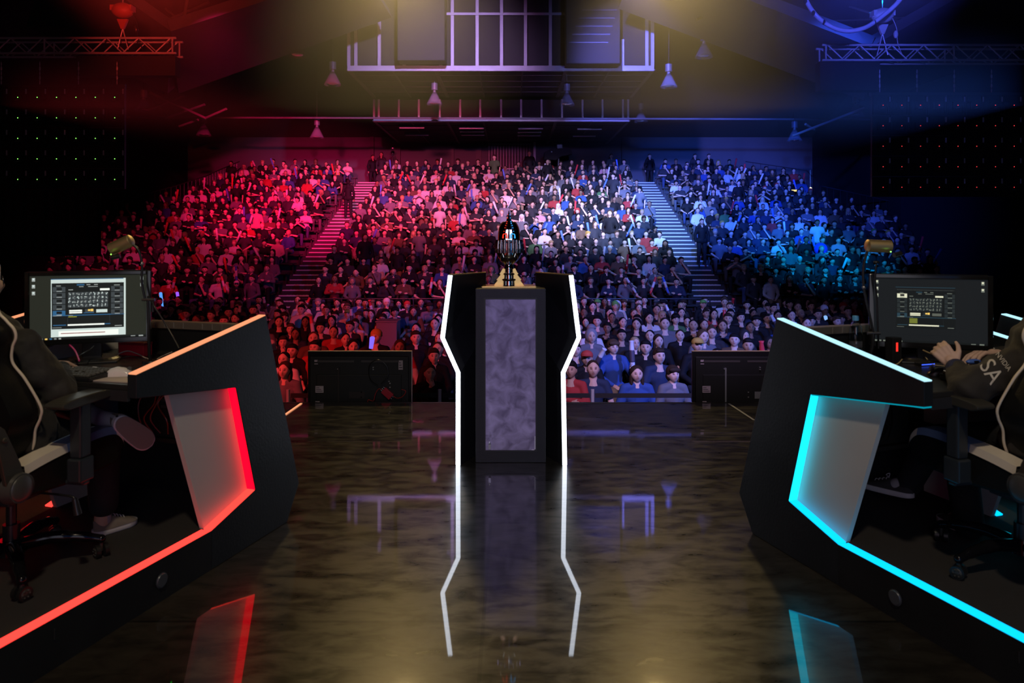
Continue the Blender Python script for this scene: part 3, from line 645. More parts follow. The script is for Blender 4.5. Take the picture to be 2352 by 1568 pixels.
# PCs below the desks
for P, ang, m, px, py, lab in ((LP, LA, -1, 357, 945, 'black computer case with red and green lights under the red lit desk'), (RP, RA, 1, 2062, 955, 'black computer case with cables under the cyan lit desk')):
    q_ = loc2w(P, ang, m * .36, -.37, .581); t = thing('computer_case', lab, 'computer', q_, ang)
    mb = MB(); mb.box((-.20, -.13, 0), (.20, .12, .28)); mb.build('case', mat('pc case', (.02, .018, .018), .35), t, bevel=.004)
    mb = MB()
    for k in range(3): mb.box((-.05, -.134, .15 + .035 * k), (.06, -.130, .165 + .035 * k))
    mb.build('slot_covers', mat('grey slots', (.10, .09, .08), .4, .5), t)
    mb = MB(); mb.ell((.02, -.134, .115), (.004, .002, .004), 8, 6, 0); mb.ell((.02, -.134, .095), (.006, .002, .006), 8, 6, 1)
    mb.build('indicator', [glow('red dot', (1, .05, .02), 2), glow('green dot', (.02, 1, .05) if m < 0 else (.1, .3, .4), 2 if m < 0 else .2)], t)
    mb = MB(); rr = random.Random(9)
    for k in range(5): 
        x = -.15 + .05 * k; mb.tube([(x, -.135, .02), (x + rr.uniform(-.03, .03), -.17, .1), (x + rr.uniform(-.05, .05), -.16, .18), (x + .02, -.135, .25)], .004, 6)
    mb.build('cables', [mat('dark red cable', (.25, .03, .02), .4) if m < 0 else PLASTIC], t, smooth=True)

# ------------------------------------------------------------------ racing chairs
def outline(w, n=10):
    """mirror half-width profile [(halfwidth,z)...] into a closed polygon"""
    return [(x, z) for x, z in w] + [(-x, z) for x, z in reversed(w)]
def smoothline(pts, k=6):
    out = []; m = len(pts)
    for i in range(m - 1):
        a = pts[max(0, i - 1)]; b = pts[i]; c = pts[i + 1]; d = pts[min(m - 1, i + 2)]
        for j in range(k):
            t = j / k; out.append(tuple(.5 * ((2 * b[q]) + (c[q] - a[q]) * t + (2 * a[q] - 5 * b[q] + 4 * c[q] - d[q]) * t * t + (3 * b[q] - a[q] - 3 * c[q] + d[q]) * t ** 3) for q in (0, 1)))
    out.append(pts[-1]); return out
def racing_chair(lab, loc, rz):
    t = thing('gaming_chair', lab, 'gaming chair', loc, rz)
    zb = .52; hp = smoothline([(.17, 0), (.20, .06), (.215, .12), (.240, .17), (.246, .22), (.205, .33), (.165, .40), (.170, .46), (.186, .50), (.182, .535), (.155, .57), (.125, .62), (.135, .76), (.130, .80), (.10, .85), (.0001, .865)])
    def by(z): return -.16 - .10 * z - .03 * math.sin(z * 3.2)
    pol = outline(hp); n = len(pol); M = []
    mb = MB(); vs = []; lay = ((1.0, -.05), (1.03, .0), (1.0, .045), (.90, .06))
    for sc_, dy in lay:
        for x, z in pol:
            xx = x * sc_ * (1 if abs(x) > .01 else 1); vs.append((xx, by(z) + dy + (.045 * (abs(x) / .28) ** 2 if dy > .03 else 0), zb + .43 + (z - .43) * (sc_ if sc_ < 1 else 1)))
    fs = []
    for l in range(3): fs += [(l * n + i, l * n + (i + 1) % n, (l + 1) * n + (i + 1) % n, (l + 1) * n + i) for i in range(n)]
    h = n // 2
    for l, rev in ((0, 1), (3, 0)):
        for i in range(h - 1):
            q_ = (l * n + i, l * n + i + 1, l * n + n - 2 - i, l * n + n - 1 - i); fs.append(q_[::-1] if rev else q_)
    mb.add(vs, fs); mb.build('backrest', LEATHER, t, smooth=True)
    mb = MB(); mb.tube([(x * 1.035, by(z) + .052 + .045 * (abs(x) / .28) ** 2, zb + z) for x, z in pol[2:-2]], .0055, 8, steps=1); mb.build('back_piping', CREAM, t, smooth=True)
    # seat: cushion with raised, striped bolsters
    mb = MB(); mb.box((-.20, -.22, .40), (.20, .28, .50)); mb.build('seat_cushion', LEATHER, t, smooth=False, bevel=.03)
    for s_ in (-1, 1):
        mb = MB(); pr = smoothline([(-.24, .40), (-.25, .47), (-.18, .525), (.0, .545), (.20, .55), (.30, .53), (.335, .47), (.31, .41), (.26, .385), (0, .38)], 4)
        mb.prism([(a, b_) for a, b_ in pr], s_ * .19, s_ * .275); mb.build('seat_bolster', LEATHER, t, bevel=.018)
        mb = MB(); 
        def strip(a, b_, mi):
            pts = smoothline([(-.21, .512), (-.10, .530), (.05, .545), (.18, .552), (.27, .542), (.315, .505), (.330, .47)], 6); m_ = len(pts)
            P = pts[int(a * (m_ - 1)):int(b_ * (m_ - 1)) + 1]
            for i in range(len(P) - 1):
                (y0, z0), (y1, z1) = P[i], P[i + 1]
                for xs in ((.200, .277),):
                    v = [(s_ * xs[0], y0, z0 + .016), (s_ * (xs[1] - .004), y0, z0 + .013), (s_ * (xs[1] - .004), y1, z1 + .013), (s_ * xs[0], y1, z1 + .016), (s_ * (xs[1] + .003), y0, z0 - .020), (s_ * (xs[1] + .003), y1, z1 - .020)]
                    mb.add(v, [(0, 1, 2, 3), (1, 4, 5, 2)], mi)
        strip(0, .28, 0); strip(.28, .72, 1); strip(.72, 1, 0)
        mb.build('bolster_stripe', [mat('cream stripe', (.72, .64, .52), .35), mat('blue grey stripe', (.14, .20, .34), .3)], t, fix=False)
        # armrest
        mb = MB(); mb.prism(smoothline([(-.13, .735), (-.12, .752), (-.05, .762), (.08, .765), (.14, .757), (.16, .745), (.12, .728), (-.1, .722)], 3), s_ * .285, s_ * .375); mb.build('armrest_pad', mat('armrest polyurethane', (.04, .038, .03), .28), t, bevel=.012)
        mb = MB(); mb.box((s_ * .33 - .028, -.02, .50), (s_ * .33 + .028, .04, .735)); mb.box((s_ * .33 - .034, -.03, .40), (s_ * .33 + .034, .05, .50)); mb.box((min(s_ * .1, s_ * .36), -.01, .385), (max(s_ * .1, s_ * .36), .03, .405)); mb.build('armrest_post', mat('dark blue black post', (.02, .025, .03), .35), t, bevel=.008)
        # recliner hinge
        mb = MB(); mb.cyl((s_ * .27, -.26, .46), (s_ * .315, -.26, .46), .062, .055, 32); mb.ell((s_ * .315, -.26, .46), (.012, .05, .05), 20, 10); mb.build('recliner_cover', mat('grey plastic cover', (.06, .058, .052), .35), t, smooth=True)
        mb = MB(); mb.prism([(-.30, .42), (-.22, .42), (-.25, .55), (-.32, .70), (-.345, .72), (-.36, .70), (-.34, .60)], s_ * .282, s_ * .300); mb.cyl((s_ * .300, -.325, .66), (s_ * .308, -.325, .66), .010, n=12); mb.build('recliner_arm', mat('grey steel arm', (.10, .09, .07), .35, .6), t, bevel=.003)
    mb = MB(); mb.box((-.14, -.12, .35), (.14, .14, .40)); mb.box((-.07, -.08, .30), (.07, .10, .35)); mb.build('mechanism', DARKGREY, t, bevel=.006)
    mb = MB(); mb.tube([(.08, .0, .34), (.30, -.02, .345), (.33, -.02, .33)], .005, 8, steps=3); mb.cyl((.33, -.02, .335), (.345, -.02, .27), .012, .017, 12); mb.build('height_lever', PLASTIC, t, smooth=True)
    mb = MB(); mb.cyl((0, 0, .10), (0, 0, .20), .032, n=20); mb.cyl((0, 0, .20), (0, 0, .32), .020, n=20); mb.build('gas_column', PLASTIC, t, smooth=True)
    GL = mat('gloss black steel', (.015, .015, .018), .12, .6)
    mb = MB(); mb.cyl((0, 0, .075), (0, 0, .135), .055, .045, 24); mb.build('hub', GL, t, smooth=True)
    return t, GL
def star(t, GL, angs):
    for a in angs:
        a = math.radians(a); d = Vector((math.cos(a), math.sin(a), 0))
        mb = MB(); mb.tube([d * .03 + Vector((0, 0, .105)), d * .14 + Vector((0, 0, .118)), d * .25 + Vector((0, 0, .105)), d * .33 + Vector((0, 0, .082))], [.028, .026, .022, .018], 12); mb.ell(d * .335 + Vector((0, 0, .080)), (.019, .019, .019), 12, 8)
        lg = mb.build('leg', GL, t, smooth=True)
        rot = Matrix.Rotation(a + .5, 3, 'Z'); c = d * .335
        mb = MB()
        for s_ in (-1, 1):
            p0 = c + rot @ Vector((s_ * .009, 0, .028)); p1 = c + rot @ Vector((s_ * .026, 0, .028))
            mb.cyl(p0, p1, .028, n=24, mi=0)
            for k in range(6):
                b_ = k * math.pi / 3; r_ = rot @ Vector((0, math.cos(b_) * .014, math.sin(b_) * .014)); e = rot @ Vector((s_ * .0275, 0, .028)); mb.ell(c + e + r_, (.004, .004, .004), 8, 5, mi=1)
            mb.cyl(p1, p1 + rot @ Vector((s_ * .002, 0, 0)), .020, .018, 20, mi=1)
        mb.cyl(c + Vector((0, 0, .028)), c + Vector((0, 0, .075)), .009, n=10, mi=1)
        mb.build('caster', [mat('dark caster', (.012, .012, .012), .4), mat('grey caster face', (.04, .04, .035), .4, .2)], lg, smooth=True)
chL, g_ = racing_chair('black racing style gaming chair with cream piping at the red lit desk', (-2.14, 3.04, RISER), LA + .12)
def legang(hub, tgt, rz): return math.degrees(math.atan2(tgt[1] - hub[1], tgt[0] - hub[0]) - rz)
base = legang((-2.14, 3.04), (-1.866, 3.155), LA + .12)
star(chL, g_, [base + 72 * k for k in range(5)])
chR, g_ = racing_chair('black racing style gaming chair with cream piping at the cyan lit desk', (2.19, 3.05, RISER), RA - .10)
base = legang((2.19, 3.05), (1.87, 2.97), RA - .10)
star(chR, g_, [base + 72 * k for k in range(5)])
# ------------------------------------------------------------------ people
def fuse(prims, voxel, smooth=4, ratio=1.0, name='body'):
    """one continuous surface from capsules ('c',p,q,r1,r2) and ellipsoids ('e',c,r,M), voxel fused"""
    mb = MB()
    for p in prims:
        if p[0] == 'c':
            _, a, b, r1, r2 = p; a = Vector(a); b = Vector(b)
            mb.cyl(a, b, r1, r2, 14); mb.ell(a, (r1, r1, r1), 14, 9); mb.ell(b, (r2, r2, r2), 14, 9)
        elif p[0] == 'e': mb.ell(p[1], p[2], 20, 14, M=p[3] if len(p) > 3 else None)
        else: mb.add(p[1], p[2])
    me = mb.mesh(name, fix=False)
    bm = bmesh.new(); bm.from_mesh(me); bmesh.ops.recalc_face_normals(bm, faces=bm.faces); bm.to_mesh(me); bm.free()
    o = bpy.data.objects.new('tmp', me); C.objects.link(o)
    r = o.modifiers.new('r', 'REMESH'); r.mode = 'VOXEL'; r.voxel_size = voxel
    if smooth: s = o.modifiers.new('s', 'SMOOTH'); s.iterations = smooth; s.factor = .5
    if ratio < 1: d = o.modifiers.new('d', 'DECIMATE'); d.ratio = ratio
    dg = bpy.context.evaluated_depsgraph_get(); dg.update()
    m2 = bpy.data.meshes.new_from_object(o.evaluated_get(dg)); m2.name = name
    bpy.data.objects.remove(o); bpy.data.meshes.remove(me)
    m2.polygons.foreach_set('use_smooth', [True] * len(m2.polygons))
    return m2
def head_geo(c, M, s=1.0):
    """sculpted head as a displaced sphere, facing -y before M is applied; returns ('m', verts, faces)"""
    n, m = 40, 30; vs = []; c = Vector(c)
    for j in range(m + 1):
        t = math.pi * j / m
        for k in range(n):
            a = 2 * math.pi * k / n
            x, y, z = math.sin(t) * math.cos(a), math.sin(t) * math.sin(a), math.cos(t)
            X_, Y_, Z_ = x * .079, y * .096, z * .116
            if z < 0:
                X_ *= 1 - .34 * (-z) ** 1.6; Y_ *= 1 - .12 * (-z) ** 2
                if y < 0: Y_ -= .012 * (-z) * (-y)
                else: Y_ *= 1 - .35 * (-z)
            if y < 0:
                f = -y
                Y_ -= .024 * math.exp(-(X_ / .012) ** 2) * math.exp(-((Z_ + .022) / .020) ** 2) * f      # nose
                Y_ -= .012 * math.exp(-(X_ / .009) ** 2) * math.exp(-((Z_ - .004) / .02) ** 2) * f
                for ex in (-.032, .032): Y_ += .011 * math.exp(-((X_ - ex) / .016) ** 2) * math.exp(-((Z_ - .010) / .012) ** 2) * f
                Y_ -= .005 * math.exp(-(X_ / .035) ** 2) * math.exp(-((Z_ - .034) / .010) ** 2) * f
                Y_ -= .006 * math.exp(-(X_ / .022) ** 2) * math.exp(-((Z_ + .056) / .009) ** 2) * f     # lips
                Y_ += .004 * math.exp(-(X_ / .03) ** 2) * math.exp(-((Z_ + .074) / .007) ** 2) * f
                Y_ -= .006 * math.exp(-(X_ / .022) ** 2) * math.exp(-((Z_ + .094) / .014) ** 2) * f     # chin
            vs.append(c + M @ (Vector((X_, Y_, Z_)) * s))
    fs = [(j * n + k, (j + 1) * n + k, (j + 1) * n + (k + 1) % n, j * n + (k + 1) % n) for j in range(m) for k in range(n)]
    return ('m', vs, fs)
def head_prims(c, M, s=1.0):
    c = Vector(c)
    ears = [('e', c + M @ Vector((sx * .077 * s, .012 * s, -.004 * s)), (.010 * s, .018 * s, .031 * s), M) for sx in (-1, 1)]
    return [head_geo(c, M, s)] + ears
def hair_prims(c, M, style, s=1.0):
    c = Vector(c); P = lambda x, y, z: c + M @ (Vector((x, y, z)) * s)
    e = lambda x, y, z, a, b, d: ('e', P(x, y, z), (a * s, b * s, d * s), M)
    if style == 'short': return [e(0, .020, .040, .084, .098, .090), e(0, .045, -.01, .078, .070, .075), e(0, -.055, .082, .062, .038, .030)]
    if style == 'crop': return [e(0, .018, .036, .080, .096, .087), e(0, .040, -.01, .074, .066, .070)]
    if style == 'long': return [e(0, .022, .036, .090, .100, .094), e(0, .060, -.06, .090, .060, .13), e(-.072, .015, -.10, .026, .042, .12), e(.072, .015, -.10, .026, .042, .12), e(0, .07, -.18, .085, .045, .08)]
    if style == 'mop': return [e(0, .018, .045, .096, .104, .094), e(0, .05, -.02, .092, .075, .085), e(-.02, -.075, .072, .070, .035, .035), e(.03, -.070, .066, .055, .035, .032)]
    if style == 'bun': return [e(0, .020, .040, .084, .098, .088), e(0, .045, -.01, .078, .070, .075), e(0, .06, .125, .04, .04, .035)]
    if style == 'cap': return [e(0, .012, .052, .088, .104, .076), e(0, .045, .0, .080, .070, .06), e(0, -.115, .050, .068, .060, .010)]
    if style == 'beanie': return [e(0, .018, .055, .090, .104, .092), e(0, .02, .025, .092, .106, .028)]
    if style == 'hood': return [e(0, .035, .02, .112, .112, .130), e(0, .07, -.08, .11, .075, .09)]
    if style == 'brim': return [e(0, .015, .070, .086, .100, .070), e(0, .012, .045, .155, .170, .010)]
def face_paint(me, c, M, s=1.0):
    """paint eyes, brows, lips on the body mesh: albedo multipliers in a colour attribute"""
    a = me.color_attributes.new('tint', 'FLOAT_COLOR', 'POINT'); n = len(me.vertices)
    co = np.empty(n * 3); me.vertices.foreach_get('co', co); co = co.reshape(-1, 3)
    Mi = np.array(M.inverted()); q = (co - np.array(c)) @ Mi.T / s
    col = np.ones((n, 4))
    fr = q[:, 1] < -.05
    for ex in (-.031, .031):
        d = ((q[:, 0] - ex) / .0135) ** 2 + ((q[:, 2] - .010) / .0075) ** 2; k = fr & (d < 1); col[k, :3] = (.22, .18, .18)
        d = ((q[:, 0] - ex * 1.06) / .020) ** 2 + ((q[:, 2] - .031 - .0) / .0055) ** 2; k = fr & (d < 1); col[k, :3] = (.35, .27, .24)
    d = (q[:, 0] / .024) ** 2 + ((q[:, 2] + .056) / .0075) ** 2; k = fr & (d < 1); col[k, :3] = (.75, .48, .46)
    a.data.foreach_set('color', col.ravel())
def skin_mat(name, col, rough=.6):
    m = mat(name, col, rough, spec=.4); nt = m.node_tree; b = nt.nodes['Principled BSDF']
    at_ = nt.nodes.new('ShaderNodeAttribute'); at_.attribute_name = 'tint'; mx = nt.nodes.new('ShaderNodeMix'); mx.data_type = 'RGBA'; mx.blend_type = 'MULTIPLY'; mx.inputs['Factor'].default_value = 1
    mx.inputs['A'].default_value = (*col, 1); nt.links.new(at_.outputs['Color'], mx.inputs['B']); nt.links.new(mx.outputs['Result'], b.inputs['Base Color'])
    b.inputs['Subsurface Weight'].default_value = 0.0
    return m
SKINS = [skin_mat('fair skin', (.62, .42, .33)), skin_mat('light skin', (.55, .36, .27)), skin_mat('tan skin', (.42, .26, .18)), skin_mat('brown skin', (.22, .125, .08))]
def link_mesh(name, me, m, parent, label=None):
    o = bpy.data.objects.new(name, me); C.objects.link(o); o.parent = parent
    me.materials.clear(); me.materials.append(m)
    if label: o['label'] = label
    return o
V = Vector
def rotM(yaw, pitch=0, roll=0): return (Matrix.Rotation(yaw, 3, 'Z') @ Matrix.Rotation(pitch, 3, 'X') @ Matrix.Rotation(roll, 3, 'Y'))

def hand(wr, ax, up, side, curl, s=1.0, thumb=.5, spread=.12):
    """capsules of a hand: ax = direction wrist->knuckles, up = back of the hand, side=+1 if thumb on the ax x up side"""
    wr = V(wr); ax = V(ax).normalized(); up = V(up); up = (up - ax * up.dot(ax)).normalized(); th = ax.cross(up) * side
    P = []; k0 = wr + ax * .088 * s
    for i, (off, ln) in enumerate(((.030, .95), (.010, 1.05), (-.011, 1.0), (-.031, .80))):
        kn = k0 + th * off * s - ax * abs(i - 1.2) * .004 * s
        P.append(('c', wr + th * off * .55 * s, kn, .0135 * s, .0115 * s))
        c = curl[i]; d = (ax + th * (1.5 - i) * spread * .5).normalized(); p = kn
        for L_, r1, r2, cc in ((.042, .0098, .0088, .9), (.027, .0088, .0080, 1.1), (.021, .0080, .0068, .8)):
            a = c * cc; d = (d * math.cos(a) - up * math.sin(a)).normalized() if True else d
            upn = (up * math.cos(a) + d * 0).normalized(); q = p + d * L_ * ln * s; P.append(('c', p, q, r1 * s, r2 * s)); p = q
            up_l = up
    d = (ax * .65 + th * .75 - up * .25 * thumb).normalized(); p = wr + th * .020 * s + ax * .015 * s
    for L_, r1, r2 in ((.042, .0150, .0115), (.032, .0110, .0095), (.026, .0095, .0075)):
        q = p + d * L_ * s; P.append(('c', p, q, r1 * s, r2 * s)); p = q; d = (d + ax * .35 - up * thumb * .5 - th * thumb * .35).normalized()
    P.append(('c', wr - ax * .02 * s, wr + ax * .02 * s, .024 * s, .026 * s))
    return P

def shoe(par, heel, toe, up, upper, sole, name='shoe', label=None, laces=True):
    """low canvas sneaker from heel to toe; local x=toe, z=up"""
    heel, toe, up = V(heel), V(toe), V(up); x = (toe - heel); L_ = x.length; x.normalize(); up = (up - x * up.dot(x)).normalized(); y = up.cross(x)
    M = Matrix((x, y, up)).transposed(); T = Matrix.Translation(heel) @ M.to_4x4()
    def foot(u): return (.034 + .018 * math.sin(min(1, u * 1.35) * math.pi * .5)) * math.sqrt(max(.004, 1 - (max(0, u - .72) / .28) ** 2.4)) * math.sqrt(max(.02, 1 - (max(0, .16 - u) / .16) ** 2.2))
    N_ = 36
    out = [(u * L_, foot(u)) for u in [i / N_ for i in range(N_ + 1)]]; pol = out + [(a, -b_ * .92) for a, b_ in reversed(out)]
    mb = MB(); n = len(pol); vs = []
    for z, k in ((0, .94), (.004, 1.0), (.026, 1.0), (.028, .95)): vs += [T @ V((L_ / 2 + (a - L_ / 2) * (k if k < 1 else 1), b_ * k, z)) for a, b_ in pol]
    fs = [(l * n + i, l * n + (i + 1) % n, (l + 1) * n + (i + 1) % n, (l + 1) * n + i) for l in range(3) for i in range(n)]
    for l in (0, 3): fs += [(l * n + i, l * n + i + 1, l * n + n - 2 - i, l * n + n - 1 - i) for i in range(n // 2 - 1)]
    mb.add(vs, fs); s_ = mb.build(name, [sole], par, smooth=True)
    if label: s_['label'] = label
    hgt = lambda u: np.interp(u, [0, .12, .3, .42, .55, .75, .92, 1], [.072, .068, .062, .078, .064, .044, .032, .014])
    mb = MB(); vs = []; K = 10
    for i in range(N_ + 1):
        u = .005 + .985 * i / N_; wd = foot(u) * .95; hh = hgt(u) - .024
        for j in range(K + 1):
            a = math.pi * j / K; vs.append(T @ V((u * L_, wd * math.cos(a), .024 + hh * math.sin(a) ** .75)))
    mb.add(vs, [(i * (K + 1) + j, i * (K + 1) + j + 1, (i + 1) * (K + 1) + j + 1, (i + 1) * (K + 1) + j) for i in range(N_) for j in range(K)])
    mb.build('upper', upper, s_, smooth=True)
    if laces:
        mb = MB()
        for k in range(4):
            u = .46 + .07 * k; z = hgt(u) + .003; mb.tube([T @ V((u * L_, -.018, z - .006)), T @ V((u * L_ + .004, 0, z + .001)), T @ V((u * L_, .018, z - .006))], .0022, 6)
        mb.tube([T @ V((.44 * L_, 0, .080)), T @ V((.40 * L_, .012, .104)), T @ V((.45 * L_, .02, .096)), T @ V((.45 * L_, 0, .082))], .002, 6)
        mb.build('laces', sole, s_, smooth=True)
    mb = MB(); mb.cyl(T @ V((-.0015, -.010, .014)), T @ V((.002, -.010, .014)), .006, n=10); mb.build('heel_badge', DARKGREY, s_)
    return s_
CLOTH_BLK = mat('black jacket cloth', (.020, .017, .014), .8, sheen=.06, bump=.4, bscale=14, vary=.2, vscale=20)
TROUSER = mat('black trousers', (.008, .009, .011), .85, bump=.5, bscale=18)
SOCK = mat('pale sock', (.34, .32, .35), .9, bump=.2, bscale=200)
BEIGE = mat('beige canvas', (.20, .165, .14), .85, bump=.2, bscale=300)
SOLEW = mat('white rubber sole', (.55, .52, .56), .5)
SOLEG = mat('tan rubber underside', (.22, .19, .17), .6)

# --- left player: local frame at the chair hub, +y to the desk
def player_left():
    rz = LA + .12; O = V((-2.15, 3.04, RISER)); R3 = Matrix.Rotation(-rz, 3, 'Z')
    t = thing('person', 'seated person in a dark hoodie, back to camera, one leg crossed, at the red desk', 'person', O, rz)
    L = lambda px, py, d: R3 @ (at(px, py, d) - O)
    hipR, hipL = V((.10, -.03, .60)), V((-.10, -.03, .60)); chest = V((-.06, -.03, .92)); neck = V((-.08, -.03, 1.06)); hd = V((-.19, -.0, 1.215))
    shR, shL = L(52, 800, 3.0), V((-.34, -.08, .97)); elR = L(140, 905, 3.06); wrR = V((-.02, .30, .80)); elL = V((-.38, .15, .76)); wrL = V((-.14, .34, .82))
    kR = L(238, 1030, 3.42); aR = L(238, 1165, 3.42); heR, toR = L(212, 1236, 3.38), L(313, 1207, 3.56); heR.z = toR.z = .001
    kL = V((-.22, .36, .70)); heL, toL = L(262, 958, 3.26), L(345, 1020, 3.42); aL = L(246, 968, 3.28)
    sd = (R3 @ V((-.80, .45, .25))).normalized(); aL = aL + sd * .03
    F = lambda v: V(v)
    hM = Matrix.Rotation(math.pi - .75, 3, 'Z') @ Matrix.Rotation(-.12, 3, 'X')
    body = head_prims(hd, hM) + [('c', neck, hd - V((0, -.0, .06)), .056, .054), ('c', hipL, hipR, .11, .11), ('c', (hipL + hipR) / 2, chest, .13, .15), ('c', chest + V((0, 0, .05)), neck, .11, .06),
        ('c', shL, shR, .07, .07), ('c', shR, elR, .05, .042), ('c', elR, wrR, .040, .028), ('c', shL, elL, .05, .042), ('c', elL, wrL, .040, .028),
        ('c', hipR, kR, .085, .06), ('c', kR, aR, .055, .038), ('c', hipL, kL, .085, .06), ('c', kL, aL, .052, .036), ('c', aR, heR + (toR - heR) * .2 + V((0, 0, .04)), .036, .036), ('c', aL, heL + (toL - heL) * .25 + sd * .04, .034, .030)]
    body += hand(wrR, V((-.4, .9, -.1)), V((0, .1, 1)), -1, [.5] * 4) + hand(wrL, V((.4, .9, -.1)), V((0, .1, 1)), 1, [.5] * 4)
    me = fuse(body, .006, 5); face_paint(me, hd, hM); link_mesh('body', me, SKINS[1], t)
    link_mesh('hair', fuse(hair_prims(hd, hM, 'short'), .006, 3), mat('near black hair', (.012, .010, .009), .45), t)
    sh = [('c', hipL, hipR, .135, .135), ('c', (hipL + hipR) / 2, chest, .15, .16), ('c', chest + V((0, 0, .05)), neck + V((0, 0, -.02)), .13, .085), ('c', shL, shR, .085, .085), ('c', neck + V((-.05, -.05, 0)), neck + V((.05, -.05, 0)), .07, .07),
          ('c', shR, elR, .082, .066), ('c', elR, wrR, .062, .044), ('c', shL, elL, .09, .075), ('c', elL, wrL, .065, .045), ('e', (shR + elR) / 2 + V((.0, .0, -.02)), (.075, .085, .09)), ('e', elR + V((0, -.01, .01)), (.066, .075, .07))]
    me = fuse(sh, .009, 6); o = link_mesh('hoodie', me, CLOTH_BLK, t)
    tx = bpy.data.textures.new('folds', 'CLOUDS'); tx.noise_scale = .12; md = o.modifiers.new('folds', 'DISPLACE'); md.texture = tx; md.strength = .035; md.mid_level = .5
    link_mesh('trousers', fuse([('c', hipL, hipR, .125, .125), ('c', hipR, kR, .10, .078), ('c', kR, aR + V((0, 0, .02)), .076, .066), ('c', hipL, kL, .10, .075), ('c', kL, kL * .3 + aL * .7, .072, .056)], .009, 5), TROUSER, t)
    link_mesh('sock', fuse([('c', aR + V((0, 0, -.01)), heR + (toR - heR) * .24 + V((0, 0, .060)), .036, .036)], .005, 3), SOCK, t)
    link_mesh('sock', fuse([('c', aL * .8 + kL * .2, aL, .041, .038), ('c', aL, heL + (toL - heL) * .25 + sd * .042, .040, .034)], .005, 3), SOCK, t)
    shoe(t, heR, toR, V((0, 0, 1)), BEIGE, SOLEW, label='beige canvas sneaker flat on the platform')
    side = R3 @ V((-.80, .45, .25)); s_ = shoe(t, heL + side.normalized() * -.02, toL + side.normalized() * -.02, side, BEIGE, SOLEW, label='raised beige sneaker showing its sole'); 
    mb = MB(); x = (toL - heL).normalized(); u = (side - x * side.dot(x)).normalized(); y = u.cross(x); Lx = (toL - heL).length
    pts = [(1 - math.cos(math.pi * i / 16)) / 2 for i in range(17)]; wd = lambda q: (.031 + .016 * math.sin(min(1, q * 1.35) * math.pi * .5)) * math.sqrt(max(.004, 1 - (max(0, q - .72) / .28) ** 2.4)) * math.sqrt(max(.02, 1 - (max(0, .16 - q) / .16) ** 2.2))
    pol = [(q * Lx * .93 + .01, wd(q)) for q in pts] + [(q * Lx * .93 + .01, -wd(q)) for q in reversed(pts)]; b0 = heL - u * .0225
    mb.add([b0 + x * a + y * b_ for a, b_ in pol] + [b0 + u * .003 + x * a + y * b_ for a, b_ in pol], [(i, i + 1, 32 - i, 33 - i) for i in range(16)] + [(34 + i, 35 + i, 66 - i, 67 - i) for i in range(16)] + [(i, (i + 1) % 34, 34 + (i + 1) % 34, 34 + i) for i in range(34)])
    mb.build('outsole', SOLEG, s_)
    # glasses
    mb = MB(); H_ = lambda x_, y_, z_: hd + hM @ V((x_, y_, z_))
    for sx in (-1, 1):
        mb.tube([H_(sx * .082, .0, .014), H_(sx * .080, -.06, .014), H_(sx * .066, -.108, .013)], .0025, 6, steps=3)
        mb.tube([H_(sx * (.034 + .026 * math.cos(a)), -.112, .006 + .018 * math.sin(a)) for a in [i * math.pi / 5 for i in range(10)]], .0022, 6, closed=True, steps=1)
    mb.build('glasses', PLASTIC, t, smooth=True)
    return t
player_left()

